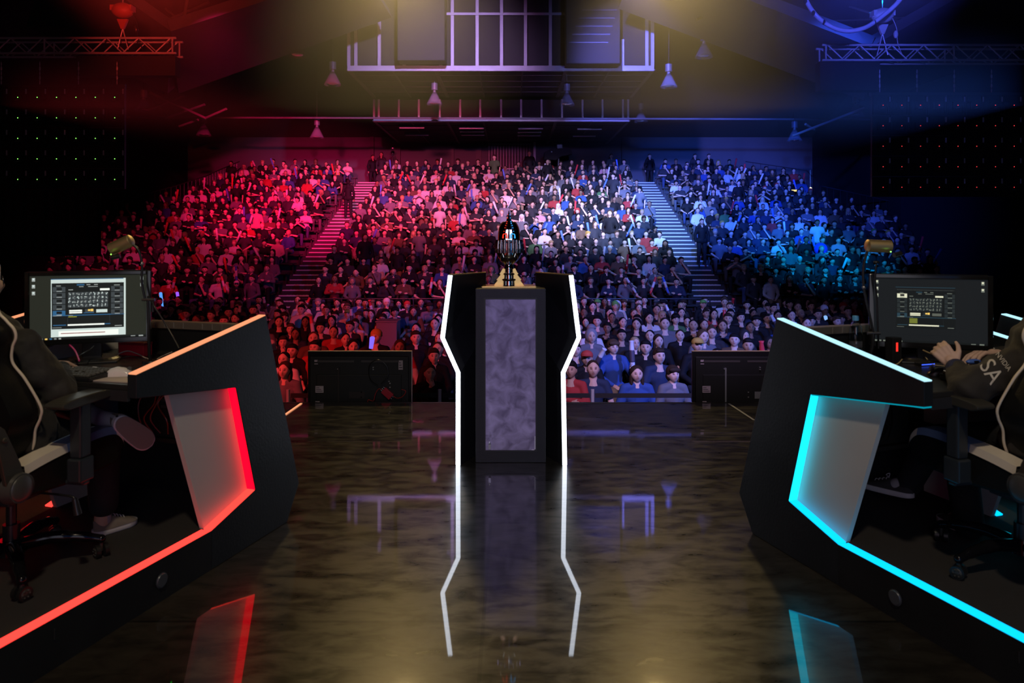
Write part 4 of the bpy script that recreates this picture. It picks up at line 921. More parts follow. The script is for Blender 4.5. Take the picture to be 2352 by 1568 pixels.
def player_right():
    rz = RA - .10; O = V((2.22, 3.05, RISER)); R3 = Matrix.Rotation(-rz, 3, 'Z')
    t = thing('person', 'seated person in a dark jacket with white sleeve lettering, hands together, at the cyan desk', 'person', O, rz)
    L = lambda px, py, d: R3 @ (at(px, py, d) - O)
    hipR, hipL = V((.10, -.12, .58)), V((-.10, -.12, .58)); chest = V((.12, -.02, .93)); neck = V((.22, .0, 1.07)); hd = V((.30, .03, 1.24))
    shL = L(2385, 818, 3.12); elL = L(2222, 893, 2.98); wrL = L(2192, 838, 3.10); shR = V((.34, .0, .99)); elR = V((.30, .26, .84)); wrR = L(2290, 815, 3.26)
    kL = L(2140, 1010, 3.62); aL = L(2085, 1115, 3.72); heL, toL = L(2100, 1162, 3.66), L(1975, 1150, 3.90)
    kR = L(2205, 1045, 3.58); aR = L(2225, 1205, 3.42); heR, toR = L(2240, 1255, 3.38), L(2160, 1225, 3.60); heR.z = toR.z = .001
    heL.z = max(heL.z, .08); toL.z = max(toL.z, .07)
    hM = Matrix.Rotation(math.pi + .1, 3, 'Z') @ Matrix.Rotation(-.15, 3, 'X')
    body = head_prims(hd, hM) + [('c', neck, hd - V((0, 0, .06)), .056, .054), ('c', hipL, hipR, .11, .11), ('c', (hipL + hipR) / 2, chest, .13, .15), ('c', chest + V((0, 0, .05)), neck, .11, .06), ('c', shL, shR, .07, .07),
        ('c', shR, elR, .05, .042), ('c', elR, wrR, .040, .027), ('c', shL, elL, .05, .042), ('c', elL, wrL, .040, .029),
        ('c', hipR, kR, .085, .06), ('c', kR, aR, .055, .038), ('c', hipL, kL, .085, .06), ('c', kL, aL, .052, .036), ('c', aR, heR + (toR - heR) * .2 + V((0, 0, .04)), .036, .036), ('c', aL, heL + (toL - heL) * .25 + V((0, 0, .03)), .034, .034)]
    # near hand: loose fist, knuckles up; far hand: thumb and fingertip closed in a ring
    d1 = R3 @ V((-.25, .62, .62)); body += hand(wrL, d1, R3 @ V((-.55, -.75, .35)), 1, [.75, .8, .85, .9], 1.0, .6)
    d2 = R3 @ V((-.95, -.05, .12)); body += hand(wrR, d2, R3 @ V((-.05, .15, 1)), 1, [.55, .6, .65, .7], 1.0, .75)
    me = fuse(body, .0042, 3); face_paint(me, hd, hM); link_mesh('body', me, SKINS[0], t)
    link_mesh('hair', fuse(hair_prims(hd, hM, 'short'), .006, 3), mat('dark brown hair', (.03, .018, .012), .45), t)
    sh = [('c', hipL, hipR, .135, .135), ('c', (hipL + hipR) / 2, chest, .155, .18), ('c', chest + V((0, 0, .05)), neck + V((0, 0, -.02)), .13, .085), ('c', shL, shR, .095, .095),
          ('c', shR, elR, .082, .068), ('c', elR, wrR - (wrR - elR).normalized() * .03, .064, .040), ('c', shL, elL, .092, .074), ('c', elL, wrL - (wrL - elL).normalized() * .035, .074, .044), ('e', elL + V((.0, 0, .0)), (.076, .075, .072))]
    me = fuse(sh, .008, 6)
    for v_ in me.vertices:
        c_ = v_.co; v_.co = c_ + v_.normal * (.007 * math.sin(c_.x * 38 + c_.z * 25) * math.sin(c_.y * 30 - c_.z * 40 + 1))
    o = link_mesh('jacket', me, CLOTH_BLK, t)
    # cuff band
    dd = (wrL - elL).normalized(); link_mesh('cuff', fuse([('c', wrL - dd * .055, wrL - dd * .022, .046, .043)], .004, 2), mat('navy knit cuff', (.02, .025, .07), .8, bump=.3, bscale=120), t)
    link_mesh('trousers', fuse([('c', hipL, hipR, .125, .125), ('c', hipR, kR, .10, .078), ('c', kR, aR + V((0, 0, -.0)), .076, .068), ('c', hipL, kL, .10, .078), ('c', kL, aL, .076, .060), ('e', aL, (.066, .066, .04)), ('e', aR, (.072, .072, .05))], .009, 5), TROUSER, t)
    DG = mat('charcoal canvas', (.035, .033, .036), .85, bump=.2, bscale=300)
    for a_, h_, t_ in ((aL, heL, toL), (aR, heR, toR)): link_mesh('sock', fuse([('c', a_, h_ + (t_ - h_) * .3 + V((0, 0, .045)), .040, .040)], .005, 3), SOCK, t)
    shoe(t, heL, toL, V((0, 0, 1)), DG, SOLEW, label='charcoal canvas sneaker stretched forward under the desk')
    shoe(t, heR, toR, V((0, 0, 1)), DG, SOLEW, label='charcoal canvas sneaker tucked beside the chair base')
    # lettering wrapped on the sleeve
    from mathutils.bvhtree import BVHTree
    bvh = BVHTree.FromPolygons([v.co.copy() for v in me.vertices], [tuple(p.vertices) for p in me.polygons])
    camL = R3 @ (V((0, 0, H_CAM)) - O)
    for txt, pa, pb, size, nm in (('NVIDIA', (2290, 812), (2318, 850), .040, 'sleeve_lettering'), ('SA', (2262, 832), (2288, 876), .062, 'sleeve_number')):
        cu = bpy.data.curves.new(nm, 'FONT'); cu.body = txt; cu.size = 1; cu.align_x = 'CENTER'; cu.align_y = 'CENTER'; cu.extrude = 0; cu.resolution_u = 3
        ob = bpy.data.objects.new('tmp', cu); C.objects.link(ob); dg = bpy.context.evaluated_depsgraph_get(); tm = bpy.data.meshes.new_from_object(ob.evaluated_get(dg)); bpy.data.objects.remove(ob)
        bm = bmesh.new(); bm.from_mesh(tm); bmesh.ops.triangulate(bm, faces=bm.faces); bmesh.ops.subdivide_edges(bm, edges=[e for e in bm.edges if e.calc_length() > .08], cuts=2); 
        wid = max(v.co.x for v in bm.verts) - min(v.co.x for v in bm.verts)
        A, B = V((pa[0], pa[1])), V((pb[0], pb[1])); u = (B - A); lenp = u.length; u.normalize(); nrm = V((u.y, -u.x)); sp = lenp / wid
        sv = (size / 3.05 * F_PX) / .75
        for v in bm.verts:
            p2 = (A + B) / 2 + u * v.co.x * sp + nrm * (v.co.y * (sp * 1.15))
            tgt = L(p2.x, p2.y, 3.0); hit = bvh.ray_cast(camL, (tgt - camL).normalized())
            v.co = (hit[0] + hit[1] * .0022) if hit[0] is not None else tgt
        bm.to_mesh(tm); bm.free(); link_mesh(nm, tm, mat('white print', (.62, .58, .50), .5), t)
    # small blue object pinched between the hands
    g = thing('game_controller', 'small blue object held between the seated hands at the cyan desk', 'gadget', at(2236, 830, 3.20), rz)
    mb = MB(); mb.ell((0, 0, 0), (.040, .016, .012), 16, 10); mb.build('shell', mat('blue plastic', (.08, .18, .62), .35), g, smooth=True)
    mb = MB(); mb.box((-.012, -.018, -.003), (.012, -.012, .006)); mb.build('button', PLASTIC, g)
    return t
player_right()

# ------------------------------------------------------------------ audience templates (origin on the floor under the seat, facing -y)
CLEAR_T = {}
POSES = {  # right / left elbow and wrist (x mirrored for left), torso lean, head offset
    'lap': (((.25, -.04, .72), (.10, -.26, .60)), ((.25, -.04, .72), (.10, -.25, .60)), 0.0),
    'crossed': (((.25, -.10, .76), (-.02, -.24, .82)), ((.25, -.10, .76), (-.04, -.22, .78)), 0.0),
    'chin': (((.22, -.24, .72), (.04, -.20, 1.0)), ((.25, -.06, .72), (-.04, -.26, .70)), .04),
    'stick': (((.27, -.14, .76), (.20, -.32, .90)), ((.25, -.06, .72), (.10, -.30, .62)), 0.0),
    'lean': (((.24, -.30, .62), (.06, -.44, .66)), ((.24, -.30, .62), (.05, -.43, .66)), .20),
    'clap': (((.25, -.16, .84), (.03, -.30, 1.0)), ((.25, -.16, .84), (.03, -.30, 1.0)), 0.0),
    'stand': (((.25, .02, 1.12), (.24, -.04, .88)), ((.25, .02, 1.12), (.24, -.04, .88)), 0.0),
}
def pose_points(pose, build=1.0):
    (er, wr), (el, wl), lean = POSES[pose]; st = pose == 'stand'; dz = .42 if st else 0
    sh = lambda s_: V((s_ * .165 * build, -lean, .985 + dz - lean * .25))
    d = dict(hip=V((0, .0, .50 + dz)), chest=V((0, -lean * .8, .86 + dz - lean * .15)), neck=V((0, -lean * 1.05, 1.07 + dz - lean * .3)), head=V((0, -.02 - lean * 1.3, 1.195 + dz - lean * .35)),
             shR=sh(1), shL=sh(-1), elR=V(er), wrR=V(wr), elL=V((-el[0], el[1], el[2])), wrL=V((-wl[0], wl[1], wl[2])))
    if st: d.update(kR=V((.11, -.01, .50)), kL=V((-.11, -.01, .50)), aR=V((.12, .02, .08)), aL=V((-.12, .02, .08)))
    else: d.update(kR=V((.14, -.44, .53)), kL=V((-.14, -.44, .53)), aR=V((.14, -.42, .09)), aL=V((-.14, -.40, .09)))
    return d
def hand_simple(w, el):
    d = (w - el).normalized(); o = d.orthogonal().normalized(); P = [('c', w, w + d * .06, .026, .034)]
    for k in range(4): P.append(('c', w + d * .07 + o * (.024 - .016 * k), w + d * (.135 - abs(k - 1) * .01) + o * (.026 - .017 * k), .0095, .008))
    P.append(('c', w + d * .03 + o * .03, w + d * .085 + o * .058, .012, .009)); return P
def crowd_body(pose, style, sleeves, voxel, ratio, hv, tilt=-.10):
    d = pose_points(pose); hM = Matrix.Rotation(tilt, 3, 'X'); hip = d['hip']; hx = V((.09, 0, 0))
    body = head_prims(d['head'], hM, 1.05) + [('c', d['neck'], d['head'] + V((0, .015, -.06)), .056, .054), ('c', hip - hx, hip + hx, .10, .10), ('c', hip, d['chest'], .12, .13), ('c', d['chest'], d['neck'], .12, .06), ('c', d['shL'], d['shR'], .05, .05)]
    for s_ in 'RL':
        body += [('c', d['sh' + s_], d['el' + s_], .048, .042), ('c', d['el' + s_], d['wr' + s_], .040, .028), ('c', hip + (hx if s_ == 'R' else -hx), d['k' + s_], .08, .058), ('c', d['k' + s_], d['a' + s_], .05, .036)] + hand_simple(d['wr' + s_], d['el' + s_])
    if ratio < 1:
        body = head_prims(d['head'], hM) + [('c', d['neck'] - V((0, 0, .04)), d['head'] + V((0, .015, -.06)), .056, .054)]
        for s_ in 'RL': body += [('c', d['el' + s_], d['wr' + s_], .040, .028), ('c', d['wr' + s_], d['wr' + s_] + (d['wr' + s_] - d['el' + s_]).normalized() * .10, .030, .030)]
    me = fuse(body, voxel * (.7 if ratio < 1 else 1), 1 if ratio < 1 else 2, ratio * 2.2 if ratio < 1 else 1); face_paint(me, d['head'], hM)
    shirt = [('c', hip - hx, hip + hx, .125, .125), ('c', hip, d['chest'], .135, .14), ('c', d['chest'] - hx * .7, d['chest'] + hx * .7, .115, .115), ('c', d['chest'] + V((0, 0, .02)), d['neck'] + V((0, .015, -.015)), .12, .062), ('c', d['shL'], d['neck'] + V((0, 0, -.05)), .062, .060), ('c', d['shR'], d['neck'] + V((0, 0, -.05)), .062, .060)]
    for s_ in 'RL':
        if sleeves: shirt += [('c', d['sh' + s_], d['el' + s_], .064, .055), ('c', d['el' + s_], d['wr' + s_], .052, .038)]
        else: shirt += [('c', d['sh' + s_], d['sh' + s_].lerp(d['el' + s_], .62), .066, .066)]
    tr_ = [('c', hip - hx, hip + hx, .118, .118)]; sh_ = []
    for s_ in 'RL':
        tr_ += [('c', hip + (hx if s_ == 'R' else -hx), d['k' + s_], .095, .075), ('c', d['k' + s_], d['a' + s_] + V((0, 0, .03)), .070, .058)]
        sh_ += [('c', d['a' + s_] + V((0, .02, -.045)), d['a' + s_] + V((0, -.15, -.055)), .045, .035)]
    v2 = voxel * 1.35
    return dict(body=me, hair=fuse(hair_prims(d['head'], hM, style, 1.07), hv, 2, min(1, ratio * 2.5)), shirt=fuse(shirt, v2, 3, ratio), trousers=fuse(tr_, v2, 3, ratio), shoes=fuse(sh_, v2, 1, ratio))
# ------------------------------------------------------------------ audience
rnd = random.Random(11)
STY = ['short', 'crop', 'long', 'mop', 'cap', 'beanie', 'hood', 'bun']
ppl_parts = {}
for i, p in enumerate(POSES):
    sl = p in ('crossed', 'lean', 'clap', 'stand')
    d = crowd_body(p, 'short', sl, .0095, 1.0, .010)
    ppl_parts[p] = d
    d['hairs'] = {}
    dd = pose_points(p); hM = Matrix.Rotation(-.10, 3, 'X')
    for st in STY:
        d['hairs'][st] = fuse(hair_prims(dd['head'], hM, st, 1.07), .010, 2)
    # open jacket / other sleeve length variant
    d2 = {}
    hip = dd['hip']; hx = V((.09, 0, 0))
    sh = [('c', hip - hx, hip + hx, .13, .13), ('c', hip, dd['chest'], .14, .15), ('c', dd['chest'] - hx * .7, dd['chest'] + hx * .7, .125, .125), ('c', dd['chest'] + V((0, 0, .02)), dd['neck'] + V((0, .02, -.01)), .125, .072), ('c', dd['shL'], dd['neck'] + V((0, .0, -.045)), .070, .068), ('c', dd['shR'], dd['neck'] + V((0, 0, -.045)), .070, .068)]
    for s_ in 'RL': sh += [('c', dd['sh' + s_], dd['el' + s_], .070, .060), ('c', dd['el' + s_], dd['wr' + s_], .056, .041)]
    d['jacket'] = fuse(sh, .012, 3)
def pm(name, c, r=.75): return mat(name, c, max(r, .7), spec=.15)
TOPS = [('black', pm('black cotton', (.008, .008, .009)), 44), ('charcoal', pm('charcoal cotton', (.025, .025, .028)), 20), ('navy', pm('navy cotton', (.02, .03, .06)), 14), ('grey', pm('grey cotton', (.12, .12, .13)), 10),
        ('white', pm('white cotton', (.50, .50, .50)), 9), ('red', pm('red cotton', (.30, .03, .03)), 3), ('blue', pm('blue cotton', (.03, .07, .22)), 4), ('brown', pm('brown cotton', (.10, .06, .035)), 4), ('pink', pm('pink cotton', (.5, .25, .28)), 1), ('green', pm('green cotton', (.06, .14, .05)), 1)]
HAIRC = [('black', pm('black hair', (.008, .007, .007), .45), 45), ('dark brown', pm('brown hair', (.03, .018, .011), .5), 33), ('brown', pm('mid brown hair', (.07, .04, .022), .5), 12), ('blond', pm('blond hair', (.36, .26, .13), .5), 7)]
HATC = [('black', pm('black hat', (.012, .012, .012))), ('grey', pm('grey hat', (.2, .2, .21))), ('mustard', pm('mustard hat', (.45, .28, .06))), ('green', pm('green hat', (.12, .28, .06))), ('red', pm('red hat', (.4, .05, .04))), ('white', pm('white hat', (.6, .6, .6)))]
DENIM = [pm('blue denim', (.04, .06, .12)), pm('black denim', (.012, .012, .014)), pm('khaki', (.20, .15, .09)), pm('grey denim', (.08, .085, .09))]
SHOE = pm('dark shoe', (.03, .03, .03), .5); SHOEW = pm('pale shoe', (.5, .5, .5), .5)
def pick(L_): 
    t = rnd.random() * sum(x[2] for x in L_)
    for x in L_:
        t -= x[2]
        if t <= 0: return x
    return L_[0]
ORD = 'first second third fourth fifth sixth seventh eighth ninth tenth eleventh twelfth thirteenth fourteenth fifteenth sixteenth seventeenth eighteenth nineteenth twentieth'.split()
TENS = ['', '', 'twenty', 'thirty', 'forty', 'fifty']
def ordw(n):
    if n <= 20: return ORD[n - 1]
    if n % 10 == 0: return {30: 'thirtieth', 40: 'fortieth', 50: 'fiftieth'}[n]
    return TENS[n // 10] + '-' + ORD[n % 10 - 1]
seats = []   # (x, y, zfloor, where-text, block)
H_HALL = -1.44
# floor rows, each a metre behind the last
NF = 12
def rowspan(r):
    d = 10.1 + r
    return (-3.55 - r * .62, 3.75 + r * .60)
for r in range(NF):
    d = 10.1 + r * 1.0; a, b_ = rowspan(r); x = a; i = 0; off = rnd.uniform(-.1, .2)
    xs = []
    while x + off < b_: xs.append(x + off); x += rnd.uniform(.56, .64)
    for i, x in enumerate(xs): seats.append([x, d + rnd.uniform(-.06, .06), H_HALL, f'{ordw(i + 1)} from left in {ordw(r + 1)} floor row' if r else f'{ordw(i + 1)} from left in front floor row', 'floor', r])
# raked stand
D0, TREAD, RISE, Z0, NR = 23.2, .80, .312, -.92, 18
AL, AR = (-7.95, -6.75), (6.15, 7.35)
def bx(px, k): return (px - 1176) * (D0 + TREAD * k) / F_PX
def lim(k):
    l = np.interp(k, [0, 3, 5, 8, 12, 14, 17], [105, 120, 200, 235, 430, 500, 572]); r = np.interp(k, [0, 3, 6, 9, 12, 15, 17], [2160, 2140, 2100, 2040, 1860, 1830, 1690])
    return bx(l, k), bx(r, k)
for k in range(NR):
    d = D0 + TREAD * k; z = Z0 + RISE * k; l, r = lim(k)
    for nm, a, b_ in (('left stand', l, AL[0] - .25), ('middle stand', AL[1] + .25, AR[0] - .25), ('right stand', AR[1] + .3, r)):
        x = a + rnd.uniform(0, .3); i = 0
        while x < b_:
            if rnd.random() < (.97 if nm == 'middle stand' else .95): i += 1; seats.append([x, d + rnd.uniform(-.05, .05), z, f'{ordw(i)} from left, {ordw(k + 1) if k else "lowest"} row of {nm}', nm, k])
            x += rnd.uniform(.50, .60)
# clear space where equipment stands and where people would hide in the plinth axis
skip = lambda s: (s[4] == 'floor' and 4 <= s[5] <= 9 and abs(s[0] + 2.3) < .3)
seats = [s for s in seats if not skip(s)]
# people the photograph shows most clearly: px, py of the head, floor row, look
FIX = [(655, 853, 0, 'long', 'dark brown', 'grey', 'lap', 1), (986, 852, 0, 'bun', 'brown', 'black', 'chin', 0), (1312, 880, 0, 'short', 'black', 'red', 'crossed', 2), (1362, 845, 0, 'crop', 'dark brown', 'navy', 'lap', 1), (1462, 850, 0, 'long', 'dark brown', 'blue', 'lap', 0), (1545, 852, 0, 'mop', 'dark brown', 'grey', 'lap', 0),
       (672, 792, 2, 'short', 'black', 'black', 'lap', 1), (725, 797, 2, 'short', 'black', 'red', 'lap', 1), (812, 798, 2, 'long', 'black', 'red', 'lap', 1), (997, 790, 1, 'short', 'dark brown', 'black', 'lap', 0), (767, 757, 4, 'crop', 'black', 'red', 'crossed', 2), (955, 757, 3, 'short', 'dark brown', 'black', 'lap', 0),
       (1513, 828, 1, 'short', 'dark brown', 'navy', 'lap', 1), (1483, 806, 2, 'short', 'black', 'black', 'lap', 1), (1348, 822, 1, 'cap', 'red', 'black', 'lap', 2), (1358, 776, 3, 'hood', 'grey', 'grey', 'lap', 1), (1602, 800, 2, 'cap', 'mustard', 'black', 'lap', 1), (1458, 795, 3, 'long', 'blond', 'black', 'lap', 0), (1512, 785, 3, 'long', 'dark brown', 'black', 'lap', 0), (1408, 822, 2, 'mop', 'brown', 'blue', 'stick', 0)]
fixed = {}
for f in FIX:
    r = f[2]; d = 10.1 + r; x = X(f[0], d); c = [s for s in seats if s[4] == 'floor' and s[5] == r]
    s = min(c, key=lambda q: abs(q[0] - x)); 
    if id(s) in fixed: continue
    s[0] = x; s[1] = d; s[2] = H_HALL + 0.0; fixed[id(s)] = f
# keep seats in a row from crowding the placed ones
keep = []
for s in seats:
    if id(s) not in fixed and any(q[4] == s[4] and q[5] == s[5] and id(q) in fixed and abs(q[0] - s[0]) < .44 for q in seats if q is not s and q[4] == 'floor'): continue
    keep.append(s)
seats = keep
def vis(s):   # seats the black drapes and the booths wholly hide are left out
    px = 1176 + s[0] * F_PX / s[1]; top = 550 - (s[2] + 1.35 - H_CAM) * F_PX / s[1]
    return -40 < px < 2400
seats = [s for s in seats if vis(s)]
def hidden(s):
    """behind plinth column, television or booth for the camera; such people cannot be the large ones"""
    px = 1176 + s[0] * F_PX / s[1]; y = 550 - (s[2] + 1.25 - H_CAM) * F_PX / s[1]
    if 1040 < px < 1312 and y > 640: return True
    if 715 < px < 940 and y > 815: return True
    if 1600 < px < 1800 and y > 815: return True
    if px < 600 and y > 735: return True
    if px > 1790 and y > 745: return True
    if px < 325 and y > 625 and px > 70: return True
    return False
order = sorted([s for s in seats if not hidden(s)], key=lambda s: s[1])
single = order[:298]; sid = {id(s) for s in single}
mass = [s for s in seats if id(s) not in sid and not (hidden(s) and s[4] == 'floor' and rnd.random() < .35)]
print('audience', len(seats), 'single', len(single), 'mass', len(mass))
def objmat(o, m):
    o.material_slots[0].link = 'OBJECT'; o.material_slots[0].material = m
for d in ppl_parts.values():
    for me in [d['body'], d['shirt'], d['jacket'], d['trousers'], d['shoes'], *d['hairs'].values()]:
        me.materials.clear(); me.materials.append(TOPS[0][1])
HNAME = {'short': 'short {} hair', 'crop': 'cropped {} hair', 'long': 'long {} hair', 'mop': 'shaggy {} hair', 'bun': '{} hair in a bun', 'cap': '{} cap', 'beanie': '{} beanie', 'hood': '{} hood up'}
def new(name, me, par, m):
    o = bpy.data.objects.new(name, me); C.objects.link(o); o.parent = par; objmat(o, m); return o
stick_at = []
def add_person(s, fix=None, pose=None, st=None):
    x, y, z, where, blk, row = s
    pose = pose or rnd.choices(['lap', 'crossed', 'chin', 'stick', 'lean', 'clap'], [40, 20, 9, 13, 10, 6])[0]
    style = st or rnd.choices(STY, [40, 16, 16, 9, 7, 4, 3, 3])[0]
    hc = pick(HAIRC); tp = pick(TOPS); sk = rnd.choices([0, 1, 2, 3], [34, 34, 22, 10])[0]
    if fix:
        _, _, _, style, hcn, tpn, pose, sk = fix
        hc = next((h for h in HAIRC if h[0] == hcn), None) or next((h[0], h[1], 1) for h in HATC if h[0] == hcn); tp = next(t for t in TOPS if t[0] == tpn)
    elif style in ('cap', 'beanie'): hc = rnd.choice(HATC)
    elif style == 'hood': hc = tp
    jk = rnd.random() < .42 or style == 'hood'
    if fix: jk = tpn in ('blue', 'grey', 'black') and style != 'crop'
    top = 'jacket' if jk else 'shirt'
    lab = f"person in {tp[0]} {'jacket' if jk else 'shirt'}, {HNAME[style].format(hc[0])}, {where}"
    sc_ = rnd.uniform(.94, 1.05); rz = rnd.uniform(-.30, .30) - x * .012
    if len(lab.split()) > 16: lab = lab.replace(f"{HNAME[style].format(hc[0])}, ", '')
    p = thing('person', lab, 'person', (x, y, z), rz, 'audience on the hall floor' if blk == 'floor' else 'audience in the ' + blk)
    p.scale = (sc_ * rnd.uniform(.94, 1.12), sc_, sc_)
    d = ppl_parts[pose]
    new('body', d['body'], p, SKINS[sk]); new('hair' if style not in ('cap', 'beanie', 'hood') else 'hat', d['hairs'][style], p, hc[1]); new(top, d['jacket' if jk else 'shirt'], p, tp[1]); new('trousers', d['trousers'], p, rnd.choice(DENIM)); new('shoes', d['shoes'], p, SHOE if rnd.random() < .6 else SHOEW)
    if pose == 'stick': stick_at.append((p, s, sc_, rz))
    return p
for s in single: add_person(s, fixed.get(id(s)))
# --- inflatable cheering sticks
STK = [mat('white inflatable', (.62, .60, .62), .3), mat('red inflatable', (.62, .04, .05), .3), mat('blue inflatable', (.10, .20, .70), .3)]
def stick_mesh(name, mi):
    mb = MB(); mb.lathe([(.008, 0), (.030, .012), (.038, .06), (.042, .25), (.042, .46), (.034, .535), (.040, .56), (.046, .575), (.02, .577)], 14, mi=0)
    mb.lathe([(.0425, .22), (.0428, .24), (.0428, .40), (.0425, .42)], 14, mi=1); me = mb.mesh(name); me.materials.append(mi[0]); me.materials.append(mi[1]); me.polygons.foreach_set('use_smooth', [True] * len(me.polygons)); return me
SM = [('white', stick_mesh('stick', (STK[0], mat('dark print', (.08, .06, .08), .4)))), ('red', stick_mesh('stick', (STK[1], STK[0]))), ('blue', stick_mesh('stick', (STK[2], STK[0])))]
for p, s, sc_, rz in stick_at:
    x, y, z, where, blk, row = s; w_ = pose_points('stick')['wrR']; col, me = rnd.choice(SM[:2] * 3 + SM[2:])
    h = V((x, y, z)) + Matrix.Rotation(rz, 3, 'Z') @ V((w_.x * p.scale[0], w_.y * sc_ - .05, w_.z * sc_ + .0))
    o = bpy.data.objects.new('inflatable_stick', me); C.objects.link(o); o.rotation_euler = (rnd.uniform(-.3, .5), rnd.uniform(-.6, .5), 0); o.location = h - o.rotation_euler.to_matrix() @ V((0, 0, .12))
    tag(o, f'{col} inflatable cheering stick held by person {where}', 'inflatable stick', 'inflatable cheering sticks')
# two glowing sticks left, one right
for a, b_, d, col, c in (((369, 673), (373, 705), 21.5, 'blue', (.10, .35, 1)), ((407, 672), (412, 702), 21.5, 'violet', (.35, .10, 1)), ((1896, 727), (1900, 752), 18, 'pale blue', (.25, .5, 1)), ((855, 776), (852, 800), 12.3, 'violet blue', (.25, .15, 1))):
    A, B = at(*b_, d), at(*a, d); mb = MB(); mb.cyl(V((0, 0, 0)), (B - A), .035, .045, 12); mb.ell((B - A), (.045, .045, .03), 12, 6)
    o = mb.build('glow_stick', glow('stick glow ' + col, c, 1.0), smooth=True, loc=A); tag(o, f'short {col} glowing cheer stick in the dim {"left" if a[0] < 900 else "right"} floor crowd' if d != 21.5 else f'short {col} glowing stick seen just above the red lit desk', 'glow stick')

# --- the rest of the audience, too many to part: one mass
lo = {}
for p in POSES: lo[p] = [crowd_body(p, st, sl, .022, .085, .018) for st, sl in (('short', False), ('long', True), ('crop', True), ('mop', False))]
def mesh_np(me):
    n = len(me.vertices); co = np.empty(n * 3, dtype=np.float64); me.vertices.foreach_get('co', co); me.calc_loop_triangles()
    t = np.empty(len(me.loop_triangles) * 3, dtype=np.int64); me.loop_triangles.foreach_get('vertices', t); return co.reshape(-1, 3), t.reshape(-1, 3)
cache = {}
for p, L_ in lo.items():
    for j, dct in enumerate(L_):
        VS, FS, ID, o = [], [], [], 0
        tint = None
        for pi, k in enumerate(('body', 'hair', 'shirt', 'trousers', 'shoes')):
            co, tr3 = mesh_np(dct[k]); VS.append(co); FS.append(tr3 + o); ID.append(np.full(len(co), pi)); o += len(co)
        cache[(p, j)] = (np.vstack(VS), np.vstack(FS), np.concatenate(ID))
PALT = [m.node_tree.nodes['Principled BSDF'].inputs['Base Color'].default_value[:3] for _, m, _ in TOPS]
def build_mass(people, name, lab):
    AV, AF, AC, o = [], [], [], 0
    sk_c = [(.62, .42, .33), (.55, .36, .27), (.42, .26, .18), (.22, .125, .08)]
    for s in people:
        pose = rnd.choices(['lap', 'crossed', 'chin', 'stick', 'lean', 'clap', 'stand'], [40, 20, 9, 12, 10, 6, 2 if s[4] != 'floor' else 0])[0]
        co, f, idp = cache[(pose, rnd.choices([0, 1, 2, 3], [45, 18, 25, 12])[0])]
        a = rnd.uniform(-.35, .35) - s[0] * .012; k = rnd.uniform(.93, 1.06); c_, s_ = math.cos(a), math.sin(a)
        q = co * np.array([k * rnd.uniform(.95, 1.12), k, k]); q = np.stack([q[:, 0] * c_ - q[:, 1] * s_ + s[0], q[:, 0] * s_ + q[:, 1] * c_ + s[1], q[:, 2] + s[2]], 1)
        tp = pick(TOPS)[1].node_tree.nodes['Principled BSDF'].inputs['Base Color'].default_value[:3]; hc = pick(HAIRC)[1].node_tree.nodes['Principled BSDF'].inputs['Base Color'].default_value[:3]
        if rnd.random() < .07: hc = rnd.choice(HATC)[1].node_tree.nodes['Principled BSDF'].inputs['Base Color'].default_value[:3]
        pal = np.array([rnd.choices(sk_c, [34, 34, 22, 10])[0], hc, tp, rnd.choice([(.04, .06, .12), (.012, .012, .014), (.2, .15, .09), (.08, .085, .09)]), (.05, .05, .05)])
        col = pal[idp]
        AV.append(q); AF.append(f + o); AC.append(col); o += len(q)
        if pose == 'stick':
            w_ = np.array([.20, -.36, .90]) * k; bx_ = np.array([w_[0] * c_ - w_[1] * s_ + s[0], w_[0] * s_ + w_[1] * c_ + s[1], w_[2] + s[2]])
            d_ = V((rnd.uniform(-.5, .5), -.2, 1)).normalized(); m2 = MB(); m2.cyl(V(bx_) - d_ * .1, V(bx_) + d_ * .45, .036, .042, 8)
            fv = np.array(m2.v); ff = []
            for fc in m2.f:
                for t in range(1, len(fc) - 1): ff.append((fc[0], fc[t], fc[t + 1]))
            AV.append(fv); AF.append(np.array(ff) + o); AC.append(np.tile(rnd.choice([(.62, .60, .62), (.62, .6, .62), (.62, .04, .05), (.1, .2, .7)]), (len(fv), 1))); o += len(fv)
    v = np.vstack(AV); f = np.vstack(AF); c = np.vstack(AC)
    me = bpy.data.meshes.new(name); me.vertices.add(len(v)); me.vertices.foreach_set('co', v.ravel()); me.loops.add(len(f) * 3); me.loops.foreach_set('vertex_index', f.ravel().astype(np.int32))
    me.polygons.add(len(f)); me.polygons.foreach_set('loop_start', np.arange(0, len(f) * 3, 3, dtype=np.int32)); me.polygons.foreach_set('use_smooth', [True] * len(f)); me.update(calc_edges=True)
    ca = me.color_attributes.new('cloth', 'FLOAT_COLOR', 'POINT'); ca.data.foreach_set('color', np.hstack([c, np.ones((len(c), 1))]).ravel())
    m = mat('audience skin and clothes', (.3, .3, .3), .75, spec=.2); nt = m.node_tree; a_ = nt.nodes.new('ShaderNodeAttribute'); a_.attribute_name = 'cloth'; nt.links.new(a_.outputs['Color'], nt.nodes['Principled BSDF'].inputs['Base Color'])
    me.materials.append(m); ob = bpy.data.objects.new(name, me); C.objects.link(ob); tag(ob, lab, 'crowd', kind='stuff'); print(name, len(v)); return ob
build_mass(mass, 'audience_crowd', 'dense crowd filling the upper rows of the raked stands, far behind the plinth')
for L_ in lo.values():
    for dct in L_:
        for me in dct.values(): 
            if isinstance(me, bpy.types.Mesh): bpy.data.meshes.remove(me)
